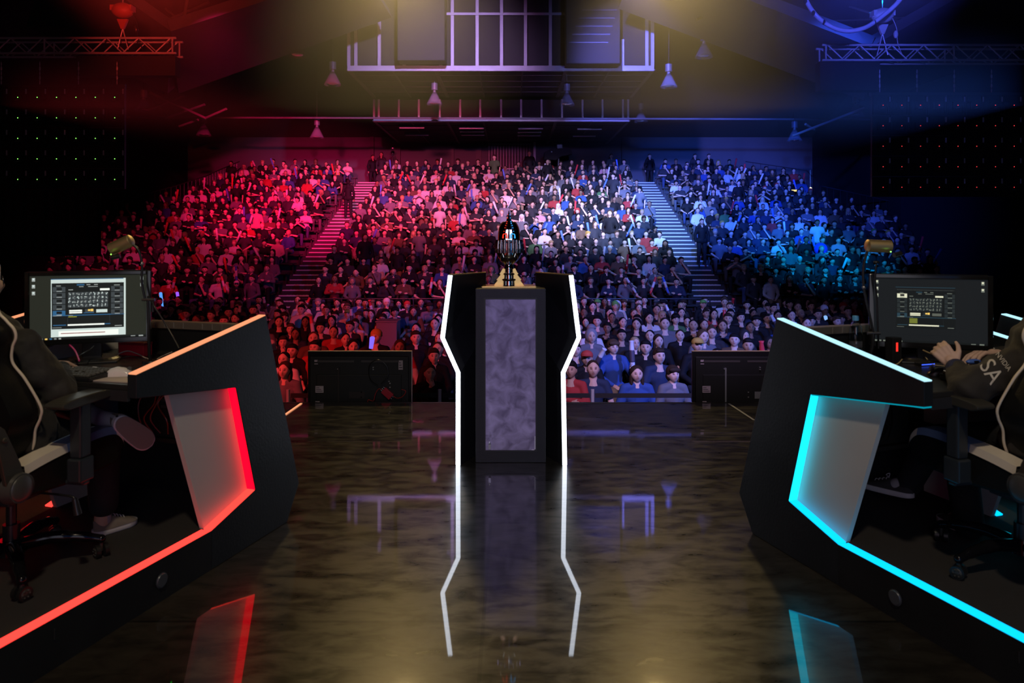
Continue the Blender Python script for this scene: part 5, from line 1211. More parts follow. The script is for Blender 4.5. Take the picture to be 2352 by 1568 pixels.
# standing figures in the aisles and along the back
def stander(px, py_feet, d, lab, top, hair, sk, rz=0, zf=None, style='short'):
    zf = Z(py_feet, d) if zf is None else zf; p = thing('person', lab, 'person', (X(px, d), d, zf), rz); D_ = ppl_parts['stand']
    new('body', D_['body'], p, SKINS[sk]); new('hair', D_['hairs'][style], p, hair); new('jacket', D_['jacket'], p, top); new('trousers', D_['trousers'], p, DENIM[1]); new('shoes', D_['shoes'], p, SHOE)
def stepz(d): return Z0 + RISE * max(0, math.floor((d - D0 + .62) / TREAD))
dd_ = 26.6
stander(1612, 0, dd_, 'tall standing person in dark jacket on the steps of the right aisle', TOPS[0][1], HAIRC[1][1], 2, 0, stepz(dd_))
dd_ = 31.4; stander(800, 0, dd_, 'dark standing person on the steps of the left aisle, back turned', TOPS[0][1], HAIRC[0][1], 3, math.pi, stepz(dd_))
dd_ = 36.9; stander(876, 0, dd_, 'standing person with long hair at the top of the left aisle', TOPS[1][1], HAIRC[0][1], 2, 0, stepz(dd_), 'long')
stander(856, 0, dd_ + .3, 'shorter dark standing person beside the top of the left aisle', TOPS[0][1], HAIRC[0][1], 2, .5, stepz(dd_) - .1)
for px, lab in ((1492, 'standing person in black at the back, first right of the right pillar'), (1596, 'standing person in open jacket over white shirt at the back wall'), (1628, 'standing person in black bending forward at the back wall'), (1404, 'standing person in grey beside the right pillar at the back')):
    stander(px, 0, 37.6, lab, TOPS[0 if 'black' in lab else 3 if 'grey' in lab else 1][1], HAIRC[0][1], 1, .1, stepz(36.9))
# ------------------------------------------------------------------ raked stands, aisles, rails
TERR = mat('dark terrace boards', (.02, .02, .022), .6)
for nm, side in (('left', -1), ('middle', 0), ('right', 1)):
    mb = MB()
    for k in range(NR + 1):
        kk = min(k, NR - 1); l, r = lim(kk); a, b_ = {-1: (l - .4, AL[0]), 0: (AL[1], AR[0]), 1: (AR[1], r + .4)}[side]
        y0 = D0 + TREAD * k - .62; z = Z0 + RISE * kk
        mb.box((a, y0, -1.44), (b_, (38.5 if k == NR else y0 + TREAD), z))
    struct(mb.build('floor_stand_' + nm, TERR))
NOSE = mat('pale metal nosing', (.62, .62, .64), .30, .15); TRD = mat('perforated tread', (.06, .06, .065), .4, .4)
for nm, (a, b_) in (('left', AL), ('right', AR)):
    t = thing('aisle_stairs', f'long {nm} aisle stairway with pale step edges between the raked stands', 'stairs', ((a + b_) / 2, D0 - .62, -1.44))
    w2 = (b_ - a) / 2; mb = MB(); st = []
    for k in range(-2, NR * 2):
        y0 = k * TREAD / 2; z = (Z0 + RISE * (k / 2) + (RISE / 2 if k % 2 else 0) * 0) + 1.44
        st.append((y0, z)); mb.box((-w2, y0, 0), (w2, y0 + TREAD / 2, z))
    mb.box((-w2, NR * TREAD, 0), (w2, 38.5 - D0 + .62, st[-1][1])); mb.build('steps', TERR, t)
    mb = MB()
    for y0, z in st: mb.box((-w2 + .02, y0 - .018, z - .035), (w2 - .02, y0 + .03, z + .006))
    mb.build('nosing', NOSE, t)
    mb = MB()
    for y0, z in st:
        for j in range(8): mb.box((-w2 * .6 + j * .11, y0 + .12, z), (-w2 * .6 + j * .11 + .06, y0 + .18, z + .004))
    mb.build('grip_studs', NOSE, t)
BEN = mat('black seat plastic', (.02, .02, .022), .45)
for k in range(NR):
    l, r = lim(k)
    for nm, a, b_ in (('left', l, AL[0] - .08), ('middle', AL[1] + .08, AR[0] - .08), ('right', AR[1] + .08, r)):
        y = D0 + TREAD * k; z = Z0 + RISE * k
        mb = MB(); mb.box((a, y - .16, z + .36), (b_, y + .14, z + .40)); n = max(2, int((b_ - a) / 2))
        for i in range(n + 1):
            x = a + .1 + (b_ - a - .2) * i / n; mb.box((x - .02, y - .02, z), (x + .02, y + .06, z + .36))
        o = mb.build('stand_bench', BEN); tag(o, f'long dark bench under seated people, {ordw(k + 1) if k else "lowest"} row of {nm} stand', 'bench', 'benches of the raked stands')
for i in range(7):   # empty tip-up seats at the top of the right stand
    x = X(1652 + i * 22, 36.6); t = thing('tip_up_seat', f'empty folded black seat, {ordw(i + 1)} from left at the top of the right stand', 'seat', (x, 37.25, Z0 + RISE * 17), 0, 'empty seats at the top of the right stand')
    mb = MB(); mb.prism([(-.2, .4), (-.22, .85), (-.16, .9), (.16, .9), (.22, .85), (.2, .4)], -.03, .03, 'y'); mb.build('backrest', BEN, t, bevel=.01)
    mb = MB(); mb.box((-.2, -.14, .35), (.2, -.05, .75)); mb.build('seat', BEN, t, bevel=.01)
    mb = MB(); mb.box((-.03, -.04, 0), (.03, .04, .4)); mb.build('pedestal', DARKGREY, t)
for r in range(NF):
    xs = [s[0] for s in seats if s[4] == 'floor' and s[5] == r]
    if not xs: continue
    d = 10.1 + r; mb = MB()
    for x in xs:
        mb.box((x - .20, d - .24, H_HALL + .37), (x + .20, d + .14, H_HALL + .405)); mb.box((x - .19, d + .17, H_HALL + .50), (x + .19, d + .20, H_HALL + .84))
        for sx in (-.17, .17):
            mb.box((x + sx - .012, d - .22, H_HALL), (x + sx + .012, d - .20, H_HALL + .38)); mb.box((x + sx - .012, d + .17, H_HALL), (x + sx + .012, d + .195, H_HALL + .52))
    mb.box((min(xs), d - .03, H_HALL + .33), (max(xs), d, H_HALL + .36))
    tag(mb.build('linked_chairs', BEN), f'row of linked black chairs carrying the {ordw(r + 1)} row of the floor audience', 'chairs', 'linked chair rows on the hall floor')
RAIL = mat('dark tube rail', (.06, .06, .07), .35, .6)
t = thing('guard_rail', 'dark tubular guard rail in front of the middle stand', 'railing', (0, 22.1, H_HALL)); mb = MB()
for z in (Z(686, 22.1) - H_HALL, Z(716, 22.1) - H_HALL): mb.cyl((AL[1], 0, z), (AR[0], 0, z), .022, n=8)
mb.build('rail', RAIL, t, smooth=True)
for i in range(8):
    x = AL[1] + (AR[0] - AL[1]) * i / 7; mb = MB(); mb.cyl((x, 0, 0), (x, 0, Z(684, 22.1) - H_HALL), .022, n=8); mb.build('post', RAIL, t, smooth=True)
for nm, s_ in (('left', 0), ('right', 1)):
    t = thing('side_railing', f'dark sloping railing at the outer edge of the {nm} stand', 'railing', (lim(9)[s_] + (-.5 if s_ == 0 else .5), 0, 0)); mb = MB(); x0 = t.location.x
    P = [V((lim(k)[s_] + (-.5 if s_ == 0 else .5) - x0, D0 + TREAD * k, Z0 + RISE * k + 1.25)) for k in range(9, 18)]
    mb.tube(P, .025, 6, steps=1)
    for k in range(len(P) - 1):
        for j in range(4):
            q_ = P[k].lerp(P[k + 1], j / 4); mb.cyl(q_, q_ - V((0, 0, 1.2)), .010, n=5)
    mb.build('rail', RAIL, t)
t = thing('bulkhead_lamp', 'small bright white lamp on the railing at the outer edge of the right stand', 'lamp', at(1862, 436, 32)); mb = MB(); mb.ell((0, 0, 0), (.07, .07, .12), 12, 8); mb.build('globe', glow('warm lamp', (1, .85, .45), 3), t, smooth=True)
mb = MB(); mb.cyl((0, .05, -1.1), (0, .05, 0), .03, n=8); mb.cyl((0, .05, 0), (0, .05, .9), .012, n=6); mb.build('post', mat('pale post', (.6, .55, .4), .5), t)
t = thing('bulkhead_lamp', 'small dim yellow lamp low in the outer corner of the right stand', 'lamp', at(1824, 438, 33)); mb = MB(); mb.box((-.14, -.03, -.03), (.14, .03, .05)); mb.build('globe', glow('dim warm lamp', (1, .8, .3), 1.0), t); mb = MB(); mb.cyl((0, .05, -1.0), (0, .05, -.03), .02, n=6); mb.build('post', RAIL, t)
# belt barrier at the foot of the stage
BELT = mat('black belt', (.01, .01, .01), .7); pxs = [662, 1010, 1361, 1700]
for i, px in enumerate(pxs):
    t = thing('barrier_post', f'belt barrier post before the front row, {ordw(i + 1)} from left', 'barrier', (X(px, 9.35), 9.35, H_HALL), 0, 'belt barrier posts')
    mb = MB(); mb.cyl((0, 0, .02), (0, 0, Z(894, 9.35) - H_HALL), .024, n=16); mb.build('post', ALU, t, smooth=True)
    mb = MB(); mb.cyl((0, 0, 0), (0, 0, .02), .17, .15, 24); mb.build('base', PLASTIC, t, smooth=True)
for i in range(3):
    a, b_ = X(pxs[i], 9.35) + .034, X(pxs[i + 1], 9.35) - .034; zc = Z(908, 9.35)
    mb = MB(); mb.box((a, 9.345, zc - .03), (b_, 9.352, zc + .03)); tag(mb.build('barrier_belt', BELT), f'black retractable belt, {["left span", "middle span behind the plinth", "right span"][i]} of the barrier', 'belt', 'barrier belts')
# technicians' cases on the floor
for px0, px1, py, d, m_, lab in ((868, 915, 738, 14.6, mat('grey pedestal', (.16, .13, .13), .5), 'grey upright equipment crate in the left floor audience'), (1335, 1425, 742, 20.9, MATTE, 'black control desk in front of the middle stand right of the plinth')):
    mb = MB(); mb.box((X(px0, d), d - .2, H_HALL), (X(px1, d), d + .25, Z(py, d))); mb.box((X(px0, d) - .02, d - .22, Z(py, d)), (X(px1, d) + .02, d + .27, Z(py, d) + .03)); tag(mb.build('equipment_case', m_, bevel=.01), lab, 'case')
c = at(1387, 741, 20.6); mb = MB(); mb.cyl(V((0, 0, 0)), V((0, 0, .02)), .07, .08, 16); mb.cyl((0, 0, -.1), (0, 0, 0), .015, n=8); tag(mb.build('laptop_glow', glow('warm laptop glow', (1, .62, .25), 1.2), loc=c), 'small warm laptop glow on the black control desk', 'lamp')  # added glowing disc stands in for a laptop's glow
# blue ball and broadcast camera
mb = MB(); mb.ell((0, 0, 0), (.24, .24, .25), 20, 14); tag(mb.build('balloon', mat('blue rubber', (.03, .08, .75), .35), loc=at(1885, 573, 26.0), smooth=True), 'round blue balloon held up in the right stand', 'balloon')
c = at(1283, 352, 36.9)
t = thing('broadcast_camera', 'large black broadcast camera behind the top row of the middle stand', 'camera', c); t.scale = (1.25, 1, 1.15)
mb = MB(); mb.prism([(-.62, -.30), (-.60, .02), (-.30, .20), (.5, .22), (.55, -.05), (.30, -.12), (.1, -.15), (-.1, -.32)], -.18, .18, 'y'); mb.build('body', MATTE, t, bevel=.02)
mb = MB(); mb.box((-.08, -.12, .2), (.16, .12, .40)); mb.build('viewfinder', PLASTIC, t, bevel=.02)
mb = MB(); mb.cyl((0, 0, -.15), (0, 0, -1.2), .05, n=10); mb.build('pedestal', DARKGREY, t)
mb = MB(); mb.ell((-.3, -.19, .05), (.03, .01, .03), 10, 6); mb.build('lens_glint', STEEL, t)
c = at(902, 352, 36.8)
t = thing('moving_light', 'small chrome moving head light on a stand at the top of the left aisle', 'stage light', c)
mb = MB(); mb.ell((0, 0, 0), (.10, .12, .15), 14, 10); mb.build('head', CHROME, t, smooth=True)
mb = MB(); mb.ell((0, 0, .26), (.11, .11, .07), 14, 8); mb.build('base', STEEL, t, smooth=True)
mb = MB(); mb.cyl((0, 0, -.15), (0, 0, -1.5), .03, n=8); mb.build('stand', DARKGREY, t)

# ------------------------------------------------------------------ back wall, side walls, ceiling
PLAST = mat('pale plaster wall', (.08, .08, .09), .9, vary=.12, vscale=1.2); DW = mat('dark wall', (.012, .011, .011), .9)
YB = 38.6
mb = MB(); mb.box((-17.6, YB, -1.44), (17.0, YB + .2, 13.5)); struct(mb.build('wall_back', PLAST))
mb = MB(); mb.box((-17.9, 14, -1.44), (-17.6, YB + .2, 15)); struct(mb.build('wall_left', DRAPE))
mb = MB(); mb.box((16.3, 30, -1.44), (16.6, YB + .2, 15)); struct(mb.build('wall_right', DRAPE))
mb = MB(); mb.box((16.3, 29.8, -1.44), (24, 30, 15)); struct(mb.build('wall_right_return', DRAPE))
ROOF = mat('dark roof lining', (.030, .027, .024), .85)
mb = MB(); mb.add([(-18, YB, 7.15), (17, YB, 7.15), (17, 22, 13), (-18, 22, 13), (-18, YB, 7.4), (17, YB, 7.4), (17, 22, 13.3), (-18, 22, 13.3)], [(0, 1, 2, 3), (4, 7, 6, 5), (0, 4, 5, 1), (1, 5, 6, 2), (2, 6, 7, 3), (3, 7, 4, 0)]); struct(mb.build('ceiling_slope', ROOF))
mb = MB(); mb.box((-26, 2, 13), (26, 22, 13.3)); struct(mb.build('ceiling', ROOF))
COLM = mat('dark steel column', (.04, .035, .04), .6)
for i, (px, w_) in enumerate(((915, .28), (1040, .16), (1100, .30), (1436, .42), (856, .2))):
    mb = MB(); x = X(px, YB); mb.box((x - w_ / 2, YB - .22, 4.8), (x + w_ / 2, YB - .002, 7.15)); struct(mb.build(f'trim_column_{i + 1}', COLM))
mb = MB(); x = X(1228, YB - .4); mb.box((x - .06, YB - .45, 3.8), (x + .06, YB - .35, 6.9)); struct(mb.build('trim_column_6', mat('pale post', (.5, .5, .55), .5)))
t = thing('roller_gate', 'barred metal gate in the back wall above the middle stand', 'gate', (X(1170, YB), YB - .15, 4.4)); mb = MB()
for i in range(15): mb.cyl((-1.1 + i * .157, 0, 0), (-1.1 + i * .157, 0, 2.35), .018, n=6)
for z in (.02, 1.0, 2.33): mb.box((-1.15, -.02, z), (1.15, .02, z + .05))
mb.build('bars', mat('grey gate steel', (.28, .28, .32), .5, .4), t)
mb = MB(); mb.box((-1.15, .03, -.3), (1.15, .10, 2.35)); mb.build('backing', mat('gate backing', (.05, .05, .055), .8), t)

STL = mat('pale painted steel', (.44, .42, .44), .5, .1)
def bulkhead(name, lab, d, px0, px1, pyb, ytop, posts, bw, vw, depth_to):
    x0, x1 = X(px0, d), X(px1, d); zb = Z(pyb, d); t = thing(name, lab, 'ceiling frame', ((x0 + x1) / 2, d, zb)); cx = (x0 + x1) / 2
    mb = MB(); mb.box((x0 - cx, -.02, -bw / 2), (x1 - cx, .10, bw / 2)); mb.build('bottom_beam', STL, t)
    for px, top in posts:
        x = X(px, d) - cx; zt_ = Z(top, d) - zb; mb = MB(); mb.box((x - vw / 2, 0, bw / 2), (x + vw / 2, .08, zt_)); mb.build('upright', STL, t)
    mb = MB(); mb.box((x0 - cx, .12, 0), (x1 - cx, .18, ytop - zb)); mb.build('cladding', ROOF, t)
    D_ = depth_to - d; mb = MB(); mb.box((x0 - cx, .10, .0), (x1 - cx, D_, .04)); mb.build('soffit', ROOF, t)
    DJ = mat('dim steel joist', (.12, .10, .085), .6)
    for i in range(1, 5):
        mb = MB(); y = D_ * i / 5; mb.box((x0 - cx, y, -.03), (x1 - cx, y + .04, -.0)); mb.build('cross_joist', DJ, t)
    for i in range(8):
        mb = MB(); x = x0 - cx + (x1 - x0) * i / 7; wj = .13 if i in (0, 7, 2, 5) else .06; mb.box((x - wj / 2, .1, -.05), (x + wj / 2, D_, -.001)); mb.build('long_joist', DJ, t)
    return t
bh1 = bulkhead('ceiling_frame', 'near suspended steel ceiling frame with tall uprights above the crowd', 26.0, 798, 1502, 157, 12.6, [(801, 60), (817, 60), (871, 20), (928, 141), (1012, 139), (1039, -60), (1096, -60), (1152, -60), (1207, -60), (1264, -60), (1311, 146), (1395, 146), (1430, 90), (1486, 0), (1499, 0)], .19, .115, 31.1)
bh2 = bulkhead('ceiling_frame', 'far suspended steel ceiling frame with short uprights above the back wall', 31.1, 858, 1445, 275, 7.73, [(859, 228), (870, 228), (916, 228), (962, 228), (1010, 228), (1057, 228), (1103, 228), (1151, 228), (1197, 228), (1244, 228), (1291, 228), (1338, 228), (1384, 228), (1431, 228), (1443, 228)], .17, .085, YB)
mb = MB(); z = Z(35, 26); mb.box((X(1022, 26) - bh1.location.x, -.03, z - bh1.location.z), (X(1300, 26) - bh1.location.x, -.001, z - bh1.location.z + .09)); mb.build('middle_beam', STL, bh1)
mb = MB(); mb.cyl((-26, 30.6, Z(268, 30.6)), (26, 30.6, Z(268, 30.6) - .15), .045, n=8); tag(mb.build('ceiling_pipe', mat('grey pipe', (.16, .16, .18), .5), smooth=True), 'long thin horizontal pipe crossing the hall below the far ceiling frame', 'pipe')
# fluorescent battens under the far soffit
for i, (px, py) in enumerate(((946, 292), (958, 309), (1083, 293), (1084, 301), (1086, 309), (1219, 294), (1216, 302), (1215, 310), (1354, 295), (1342, 311))):
    zc = 6.72; d = (zc - H_CAM) * F_PX / (550 - py); t = thing('ceiling_batten', f'unlit fluorescent ceiling batten under the far soffit, {ordw(i + 1)} counting from the left', 'ceiling light', (X(px, d), d, zc), 0, 'fluorescent battens')
    mb = MB(); mb.box((-.60, -.10, .0), (.60, .10, .12)); mb.build('housing', mat('batten housing', (.10, .10, .10), .5) if i == 0 else bpy.data.materials['batten housing'], t)
    mb = MB(); mb.cyl((-.56, 0, -.03), (.56, 0, -.03), .035, n=8); mb.build('tube', mat('white tube', (.8, .8, .85), .3) if i == 0 else bpy.data.materials['white tube'], t, smooth=True)
# dark projectors / speaker boxes hung before the near frame
for px0, px1, py0, py1, d, lab in ((912, 1022, -40, 139, 25.2, 'dark hanging equipment box left of the tall uprights'), (1300, 1425, -40, 146, 25.2, 'dark hanging equipment box right of the tall uprights, with pale ledges')):
    t = thing('hanging_box', lab, 'equipment', (X((px0 + px1) / 2, d), d, Z(py1, d))); w2 = (X(px1, d) - X(px0, d)) / 2; h_ = Z(py0, d) - Z(py1, d)
    mb = MB(); mb.box((-w2, 0, 0), (w2, .6, h_)); mb.build('housing', mat('hung box', (.02, .019, .018), .7), t, bevel=.03)
    mb = MB()
    for k in range(5): mb.box((-w2 * (.9 - .12 * k), -.03, h_ * (.25 + .10 * k)), (w2 * (.55 + .08 * k), 0, h_ * (.25 + .10 * k) + .05))
    if px0 > 1200: mb.build('ledge', mat('dim ledge', (.08, .08, .10), .5), t)
    mb = MB(); mb.cyl((0, .3, h_), (0, .3, 12.9 - t.location.z), .05, n=8); mb.build('hanger', DARKGREY, t)
# high-bay pendant lamps
GLS = mat('clear bell glass', (.4, .42, .5), .12, alpha=.14, spec=.6)
BAY = mat('pale lamp housing', (.16, .16, .18), .5, .2)
pend = None
for i, (px, py, d, lab) in enumerate(((998, 212, 27, 'left of the two large pendants before the far frame'), (1302, 214, 27, 'right of the two large pendants before the far frame'), (764, 165, 25, 'pendant just left of the near frame corner'), (1536, 170, 25, 'pendant just right of the near frame corner'), (728, 292, 31, 'low dim pendant left above the red crowd'), (1472, 256, 31, 'low pendant right of the far frame'),
                                     (683, 98, 24, 'highest pendant on the left'), (1617, 100, 24, 'highest pendant on the right'), (330, 228, 27, 'dark pendant beside the left drape'), (468, 286, 30, 'dark pendant above the left stand edge'), (1825, 298, 30, 'dark pendant above the right stand edge'), (1966, 240, 27, 'dark pendant beside the right light wall'))):
    loc = at(px, py, d); lab = 'unlit bell pendant lamp, ' + lab
    if pend is None:
        pend = thing('pendant_lamp', lab, 'pendant lamp', loc, 0, 'high bay pendant lamps')
        mb = MB(); mb.cyl((0, 0, .08), (0, 0, .34), .12, n=16); mb.cyl((0, 0, .0), (0, 0, .08), .06, n=12); mb.build('housing', BAY, pend, smooth=True)
        mb = MB(); mb.lathe([(.07, .0), (.13, -.10), (.20, -.24), (.29, -.42), (.31, -.46), (.285, -.42), (.19, -.24), (.12, -.10)], 28); mb.build('glass_bell', GLS, pend, smooth=True)
        mb = MB(); mb.ell((0, 0, -.40), (.20, .20, .05), 16, 8); mb.build('reflector_plate', CHROME, pend, smooth=True)
    cur = pend if i == 0 else dup(pend, loc, None, lab)
    if i: [bpy.data.objects.remove(c) for c in list(cur.children) if c.name.startswith('cord')]
    top = 13 if loc.y < 22 else 13 - (loc.y - 22) * .352
    if loc.y > 26 and -6 < loc.x < 5.2: top = 7.86 if loc.y < 31.1 else 6.9
    mb = MB(); mb.cyl((0, 0, .34), (0, 0, max(.4, top - loc.z)), .012, n=6); mb.build('cord', DARKGREY, cur)

# ------------------------------------------------------------------ roof beams, space-frame struts
BEAM = mat('painted roof beam', (.075, .075, .085), .6, bump=.3, bscale=3)
def slab(name, pts, th, m_, lab):
    P = [at(*p) for p in pts]; n_ = (P[1] - P[0]).cross(P[2] - P[0]).normalized(); n_ = n_ if n_.z > 0 else -n_; Q = [p + n_ * th for p in P]
    c = sum(P, V((0, 0, 0))) / 4; mb = MB(); mb.add([p - c for p in P + Q], [(0, 1, 2, 3), (7, 6, 5, 4), (0, 4, 5, 1), (1, 5, 6, 2), (2, 6, 7, 3), (3, 7, 4, 0)]); return tag(mb.build(name, m_, loc=c), lab, 'roof beam')
slab('roof_beam', [(2000, 108, 19), (1480, -92, 19), (1420, 20, 24), (1985, 232, 24)], .3, BEAM, 'broad sloping roof beam rising toward the centre from the right truss')
slab('roof_beam', [(2000, 108, 19), (2420, -130, 19), (2500, 60, 24), (2010, 232, 24)], .3, BEAM, 'dark sloping roof beam rising outward from the right truss')
slab('roof_beam', [(393, 72, 19), (830, -70, 19), (900, 40, 24), (410, 215, 24)], .3, BEAM, 'broad sloping roof beam rising toward the centre from the left truss')
slab('roof_beam', [(393, 72, 19), (120, -120, 19), (60, 60, 24), (385, 215, 24)], .3, BEAM, 'dark sloping roof beam rising outward from the left truss')
STRUT = mat('dull strut', (.14, .13, .11), .5)
for i, (a, b_, d, lab) in enumerate((((345, 213), (472, 271), 26, 'yellowish roof strut left of the pendants, falling rightward'), ((340, 252), (424, 220), 26.3, 'roof strut crossing the left yellowish one'), ((380, 271), (470, 240), 26.6, 'lower roof strut left, rising rightward'), ((472, 271), (520, 250), 26.2, 'short roof strut rising at the lower left corner'), ((412, 290), (455, 275), 27, 'short strut near the dark left pendant'),
                                     ((1985, 248), (1820, 312), 26, 'yellowish roof strut at the right, falling leftward'), ((1870, 298), (1850, 285), 26.2, 'tiny stub strut on the right roof strut'), ((1640, 30), (1600, 45), 22, 'thin strut above the right roof beam'), ((1860, 50), (2110, 40), 26, 'thin strut high on the right'), ((1700, 5), (1990, 95), 25, 'thin purlin just above the right roof beam'), ((1950, 15), (2100, 60), 25, 'thin blue strut behind the right hoist'), ((380, 20), (430, 60), 25, 'thin red strut high on the left'), ((420, 55), (430, 0), 22, 'upright strut high on the left'), ((350, 60), (480, 5), 24, 'red roof strut rising rightward on the left'))):
    A, B = at(*a, d), at(*b_, d - .4); mb = MB(); mb.cyl(V((0, 0, 0)), B - A, .045, n=8); tag(mb.build('roof_strut', STRUT, loc=A, smooth=True), lab, 'roof strut')

# ------------------------------------------------------------------ trusses, hoists, led walls
def truss(lab, x0, x1, y, z, h_=.34, step=.72):
    t = thing('lighting_truss', lab, 'truss', (x0, y, z)); L_ = x1 - x0; s_ = 1 if L_ > 0 else -1
    for dy in (0, .34):
        for dz in (0, h_):
            mb = MB(); mb.cyl((0, dy, dz), (L_, dy, dz), .026, n=10); mb.build('chord', ALU, t, smooth=True)
    n = int(abs(L_) / step)
    for dy in (0, .34):
        mb = MB()
        for i in range(n):
            a = s_ * i * step + s_ * .12; mb.cyl((a, dy, h_), (a + s_ * step / 2, dy, 0), .015, n=6); mb.cyl((a + s_ * step / 2, dy, 0), (a + s_ * step, dy, h_), .015, n=6)
            if i % 4 == 0: mb.cyl((a - s_ * .04, dy, 0), (a - s_ * .04, dy, h_), .020, n=6)
        mb.build('bracing', ALU, t, smooth=True)
    mb = MB()
    for i in range(n): 
        a = s_ * i * step; mb.cyl((a, 0, h_), (a + s_ * step / 2, .34, h_), .014, n=6); mb.cyl((a, 0, 0), (a + s_ * step / 2, .34, 0), .014, n=6)
    mb.build('cross_bracing', ALU, t, smooth=True)
    return t
YT = 16.0
truss('aluminium lighting truss at upper left, glowing red at its inner end', X(404, YT), -15.5, YT, Z(122, YT) - .0)
truss('aluminium lighting truss at upper right, glowing blue at its inner end', X(1889, YT), 15.5, YT, Z(138, YT))
for px0, px1, py0, py1, lab in ((172, 400, 124, 172, 'dark masking panel hanging under the left truss'), (1886, 2024, 136, 206, 'dark masking panel hanging under the right truss')):
    mb = MB(); mb.box((X(px0, YT), YT + .05, Z(py1, YT)), (X(px1, YT), YT + .3, Z(py0, YT) - .03)); tag(mb.build('masking_panel', mat('masking', (.02, .018, .02), .8)), lab, 'panel')
def hoist(px, py, d, m_, lab):
    t = thing('chain_hoist', lab, 'hoist', at(px, py, d))
    mb = MB(); mb.ell((0, 0, 0), (.24, .18, .17), 20, 12); mb.box((-.24, -.1, -.02), (.24, .1, .10)); mb.build('motor', m_, t, smooth=True)
    mb = MB(); mb.prism([(-.12, -.2), (.12, -.2), (.03, -.42), (-.03, -.42)], -.03, .03, 'y'); mb.build('hook_plate', m_, t)
    mb = MB(); 
    for s_ in (-1, 1): mb.cyl((0, 0, -.40), (s_ * .12, 0, -.88), .012, n=6)
    mb.cyl((0, 0, .15), (0, 0, 5.5), .012, n=6); mb.build('sling', ALU, t)
    mb = MB(); mb.tube([(.2, 0, 0), (.32, 0, -.3), (.34, 0, -.6), (.45, 0, -.9)], .008, 6); mb.ell((.30, 0, -.42), (.05, .05, .09), 10, 8); mb.build('control_cable', PLASTIC if px < 900 else m_, t, smooth=True)
hoist(282, 24, 16, mat('orange red hoist casing', (.35, .08, .05), .5), 'red lit chain hoist motor above the left truss')
hoist(2027, 36, 16, mat('white hoist casing', (.42, .42, .46), .45), 'pale blue lit chain hoist motor above the right truss')
mb = MB(); mb.tube([at(*p) for p in ((1838, -40, 14.5), (1856, 10, 14.5), (1888, 48, 14.4), (1935, 70, 14.3), (1980, 66, 14.3), (2015, 46, 14.4), (2060, 8, 14.5), (2085, -30, 14.6))], .045, 10)
cb = mb.build('cable_loop', mat('pale cable bundle', (.45, .45, .55), .5), smooth=True); tag(cb, 'thick pale cable bundle sagging in an arc at the upper right', 'cable')
mb = MB()
for p in ((1850, 2), (1868, 30), (1892, 51), (1920, 66), (1952, 71), (1985, 65), (2008, 52)):
    mb = MB(); mb.ell(at(*p, 14.38), (.03, .055, .055), 8, 6); mb.build('cable_tie', MATTE, cb, smooth=True)
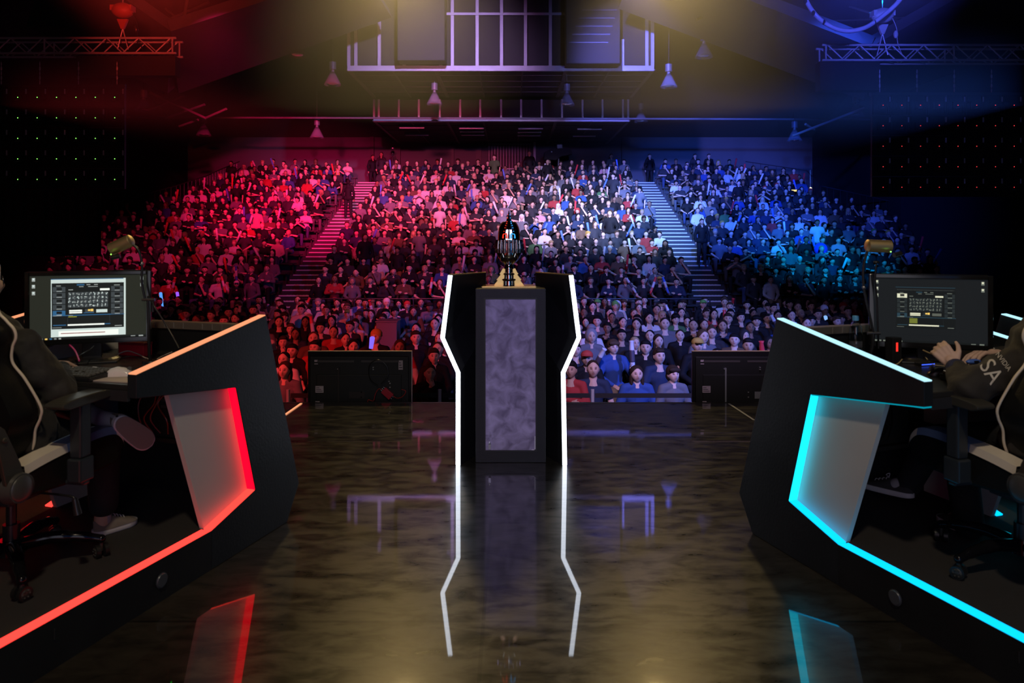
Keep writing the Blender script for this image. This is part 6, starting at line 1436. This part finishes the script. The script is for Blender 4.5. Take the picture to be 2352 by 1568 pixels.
def led_wall(x_in, sgn, ztop, ncol, nrow, pitch, led, lab):
    y = YT; t = thing('led_wall', lab, 'led wall', (x_in, y, ztop)); pr = None; ph = 2.30 / nrow
    mp = mat('led panel frame', (.018, .015, .015), .5, .3); ml = glow('led ' + lab[:12], led, 2.2 if led[1] > .5 else 1.0); mc = mat('connector', (.55, .55, .62), .5)
    for r in range(nrow):
        for c in range(ncol):
            if pr is None:
                mb = MB(); w_ = pitch - .012; mb.box((0, 0, -ph + .012), (w_, .07, 0)); mb.box((.03, -.02, -ph + .04), (.055, 0, -.03)); mb.box((w_ - .055, -.02, -ph + .04), (w_ - .03, 0, -.03)); mb.box((.12, -.045, -ph * .72), (w_ - .12, 0, -ph * .35)); 
                pr = mb.build('panel', mp, t); P0 = pr
                mb = MB(); mb.box((w_ - .036, -.03, -ph * .34), (w_ - .006, -.021, -ph * .10)); s1 = mb.build('connector', mc, pr)
                mb = MB(); mb.ell((w_ / 2 + .02, -.05, -ph * .52), (.011, .006, .011), 8, 6); s2 = mb.build('status_light', ml, pr)
                mb = MB(); mb.cyl((w_ / 2 - .03, -.06, -ph * .66), (w_ / 2 + .05, -.06, -ph * .64), .010, n=6); s3 = mb.build('plug', mat('plug', (.2, .2, .22), .3, .5), pr)
            else:
                pr = P0.copy(); C.objects.link(pr); pr.parent = t
                for s_ in (s1, s2, s3): q_ = s_.copy(); C.objects.link(q_); q_.parent = pr
            pr.location = ((c * pitch) if sgn > 0 else (-(c + 1) * pitch), 0, -r * ph)
    w_ = ncol * pitch
    mb = MB(); mb.box((0 if sgn > 0 else -w_, 0, .0), (w_ if sgn > 0 else 0, .06, .06)); mb.build('header_bar', DARKGREY, t)
    for c in range(0, ncol, 2):
        x = sgn * (c + .45) * pitch; mb = MB()
        for k in range(5):
            z = .06 + k * .105; mb.ell((x, .03, z + .05), (.022 if k % 2 else .012, .012, .055), 8, 6)
        mb.build('chain', ALU, t, smooth=True)
led_wall(X(287, YT), -1, Z(200, YT), 8, 5, .435, (.25, 1, .12), 'back of hanging led wall with green status lights, at the left')
led_wall(X(2003, YT), 1, Z(218, YT), 9, 5, .42, (1, .05, .06), 'back of hanging led wall with small red status lights, at the right')
mb = MB(); n = 60
for i in range(n):
    x0, x1 = X(232, YT) - i * .12, X(232, YT) - (i + 1) * .12; y0, y1 = (YT + (.05 if i % 2 else 0)), (YT + (0 if i % 2 else .05))
    z0, z1 = Z(588, YT), Z(436, YT)
    mb.add([(x0, y0, z0), (x1, y1, z0), (x1, y1, z1), (x0, y0, z1), (x0, y0 + .01, z0), (x1, y1 + .01, z0), (x1, y1 + .01, z1), (x0, y0 + .01, z1)], [(0, 1, 2, 3), (7, 6, 5, 4), (0, 4, 5, 1), (2, 6, 7, 3)])
tag(mb.build('drape', DRAPE), 'black pleated drape hanging below the left led wall', 'drape')

# ------------------------------------------------------------------ theatrical haze hanging above the stage front
hz = bpy.data.materials.new('theatre haze'); hz.use_nodes = True; nt = hz.node_tree; nt.nodes.remove(nt.nodes['Principled BSDF'])
vs_ = nt.nodes.new('ShaderNodeVolumeScatter'); vs_.inputs['Density'].default_value = .10; vs_.inputs['Anisotropy'].default_value = .35; vs_.inputs['Color'].default_value = (1, 1, 1, 1)
nt.links.new(vs_.outputs[0], nt.nodes['Material Output'].inputs['Volume'])
mb = MB(); mb.box((-6.5, 9.0, 3.3), (6.5, 14.6, 7.9)); tag(mb.build('haze', hz), 'thin warm haze hanging in the beams above the stage front', 'haze', kind='stuff')
